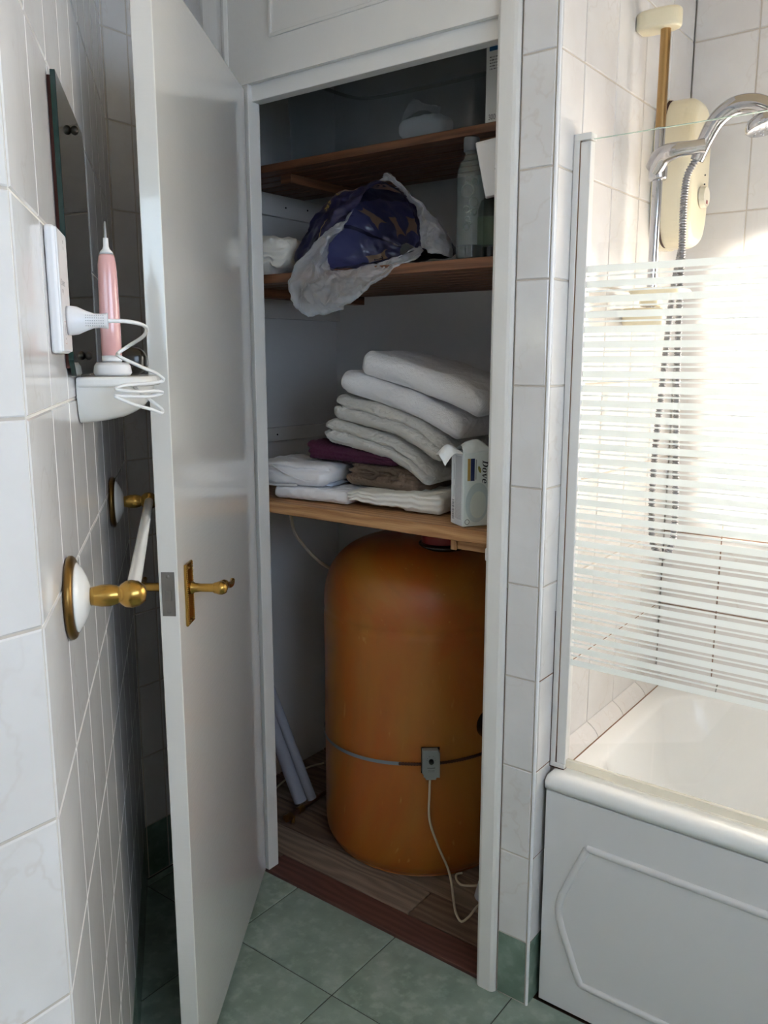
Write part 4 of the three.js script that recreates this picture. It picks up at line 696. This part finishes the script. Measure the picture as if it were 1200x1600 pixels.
// ---------------------------------------------------------------- shower
{
  const X = 0.06, Z = -0.362;
  const r = thing('shower_rail', 'chrome and worn brass riser rail on cream end brackets', 'shower rail', [0, 0, 0], 0);
  mesh('rail_upper', rod(V(X, 1.90, Z), V(X, 2.10, Z), 0.0105, 20), M.wornBrass, r, 'brassy worn upper rail');
  mesh('rail_lower', rod(V(X, 1.52, Z), V(X, 1.90, Z), 0.0105, 20), M.chrome, r, 'chrome lower rail');
  const br = (y, flip) => { const s = new THREE.Shape(); s.moveTo(0.004, -0.012); s.quadraticCurveTo(0.012, -0.020, 0.03, -0.020); s.lineTo(0.05, -0.020); s.quadraticCurveTo(0.082, -0.019, 0.082, 0); s.quadraticCurveTo(0.082, 0.019, 0.05, 0.020); s.lineTo(0.03, 0.020); s.quadraticCurveTo(0.012, 0.020, 0.004, 0.012); const g = new THREE.ExtrudeGeometry(s, { depth: 0.022, bevelEnabled: true, bevelThickness: 0.008, bevelSize: 0.006, bevelSegments: 4, curveSegments: 10 }); g.rotateX(-Math.PI / 2); return g.translate(0.004, y, Z); };
  mesh('bracket', br(2.10), M.cream, r, 'cream plastic top bracket');
  mesh('bracket', br(1.50), M.cream, r, 'cream plastic lower bracket');
  const d = thing('soap_dish', 'cream plastic soap dish clipped on the lower end of the shower rail', 'soap dish', [0, 0, 0], 0);
  mesh('collar', rext(0.040, 0.080, 1.532, 1.560, Z - 0.02, Z + 0.02, 0.006, 2), M.cream, d);
  mesh('plate', ringLoft([{ x: 0.085, z: Z + 0.015, a: 0.052, b: 0.06, r: 0.03, y: 1.568 }, { x: 0.085, z: Z + 0.015, a: 0.056, b: 0.064, r: 0.034, y: 1.562 }, { x: 0.085, z: Z + 0.015, a: 0.05, b: 0.056, r: 0.03, y: 1.552 }, { x: 0.08, z: Z + 0.01, a: 0.02, b: 0.02, r: 0.015, y: 1.548 }], 10, true), phys(0xe9dfc2, 0.28, { side: THREE.DoubleSide }), d);

  const u = thing('electric_shower', 'cream electric shower unit mounted on the tiles behind the rail', 'shower unit', [0.002, 1.838, -0.565], Math.PI / 2);
  const oval = (w, h, k) => { const s = new THREE.Shape(), n = 48; for (let i = 0; i <= n; i++) { const a = i / n * Math.PI * 2, c = Math.cos(a), q = Math.sin(a); const x = w * Math.sign(c) * Math.abs(c) ** k, yy = h * Math.sign(q) * Math.abs(q) ** k; i ? s.lineTo(x, yy) : s.moveTo(x, yy); } return s; };
  mesh('back_plate', new THREE.ExtrudeGeometry(oval(0.082, 0.164, 0.5), { depth: 0.018, bevelEnabled: false }), M.cream, u);
  mesh('shadow_gap', new THREE.ExtrudeGeometry(oval(0.080, 0.162, 0.5), { depth: 0.003, bevelEnabled: false }).translate(0, 0, 0.018), M.rust, u, 'dark joint line');
  mesh('cover', new THREE.ExtrudeGeometry(oval(0.056, 0.138, 0.6), { depth: 0.034, bevelEnabled: true, bevelThickness: 0.030, bevelSize: 0.025, bevelSegments: 8, curveSegments: 12 }).translate(0, 0, 0.021), M.cream, u);
  mesh('control_knob', new THREE.CylinderGeometry(0.022, 0.024, 0.012, 28).rotateX(Math.PI / 2).translate(0.01, -0.05, 0.093), phys(0xd8d2c0, 0.3), u);
  mesh('control_pointer', ext(0.006, 0.014, -0.066, -0.058, 0.098, 0.1005), M.red, u, 'red pointer mark');
  for (const [x, y2] of [[0.02, 0.0], [0.02, -0.02]]) mesh('indicator', new THREE.SphereGeometry(0.002, 8, 6).translate(x, y2, 0.0885), M.black, u);
  mesh('emblem', join([ext(0.014, 0.020, 0.068, 0.080, 0.086, 0.0886), ext(0.022, 0.027, 0.070, 0.084, 0.086, 0.0886), ext(0.012, 0.017, 0.058, 0.064, 0.086, 0.0886)]), M.black, u, 'small dark maker emblem');

  const h = thing('hand_shower', 'chrome shower handset held in a sliding chrome holder', 'hand shower', [0, 0, 0], 0);
  mesh('slider', plain(lathe([[0.0001, 1.795], [0.017, 1.795], [0.0195, 1.80], [0.0195, 1.84], [0.016, 1.852], [0.0001, 1.852]], 24).translate(X, 0, Z)), M.chrome, h);
  mesh('holder_arm', variTube([V(X - 0.006, 1.815, Z + 0.010), V(X + 0.015, 1.838, Z + 0.02), V(0.105, 1.845, Z + 0.025), V(0.135, 1.847, Z + 0.02), V(0.157, 1.850, Z + 0.01)], (t) => 0.019 - 0.004 * t + 0.002 * Math.sin(t * 6), 50, 20), M.chrome, h);
  mesh('collar', rod(V(0.146, 1.840, Z), V(0.160, 1.872, Z), 0.0145, 20), M.chrome, h);
  mesh('handle', variTube([V(0.140, 1.825, Z), V(0.158, 1.868, Z), V(0.178, 1.900, Z), V(0.207, 1.918, Z), V(0.245, 1.918, Z), V(0.285, 1.900, Z)], (t) => 0.0135 + 0.0035 * t + 0.003 * Math.sin(t * 3.1), 60, 18), M.chrome, h);
  const ax = V(0.30, -0.95, 0).normalize();
  const head = mesh('spray_head', plain(lathe([[0.0001, 0.012], [0.02, 0.010], [0.040, 0.0], [0.046, -0.010], [0.046, -0.018], [0.042, -0.022], [0.0001, -0.022]], 36)), M.chrome, h);
  head.position.set(0.275, 1.888, Z); head.rotation.z = rad(14);
  const noz = []; for (let i = 0; i < 26; i++) { const a = i * 2.4, rr = 0.007 * Math.sqrt(i + 0.5); noz.push(new THREE.SphereGeometry(0.0018, 6, 5).translate(Math.cos(a) * rr, -0.022, Math.sin(a) * rr)); }
  mesh('nozzles', join(noz), M.plasticGrey, head);
  const hs = thing('shower_hose', 'ribbed chrome hose looping down from handset and back up to the unit', 'hose', [0, 0, 0], 0);
  const P = (a, b, z) => onZ(a, b, z);
  mesh('hose', variTube([V(0.138, 1.826, Z), P(1074, 275, Z), P(1065, 400, Z), P(1059, 550, Z), P(1056, 700, Z), P(1055, 800, Z), P(1050, 848, Z), P(1037, 870, Z - 0.005), P(1022, 855, Z - 0.015), P(1018, 800, -0.40), P(1024, 700, -0.42), P(1035, 600, -0.45), P(1045, 510, -0.50), P(1054, 440, -0.54), V(0.055, 1.70, -0.57)], (t, i) => i % 4 < 2 ? 0.0082 : 0.0062, 1200, 8), M.hose, hs);
}

renderer.render(scene, camera);
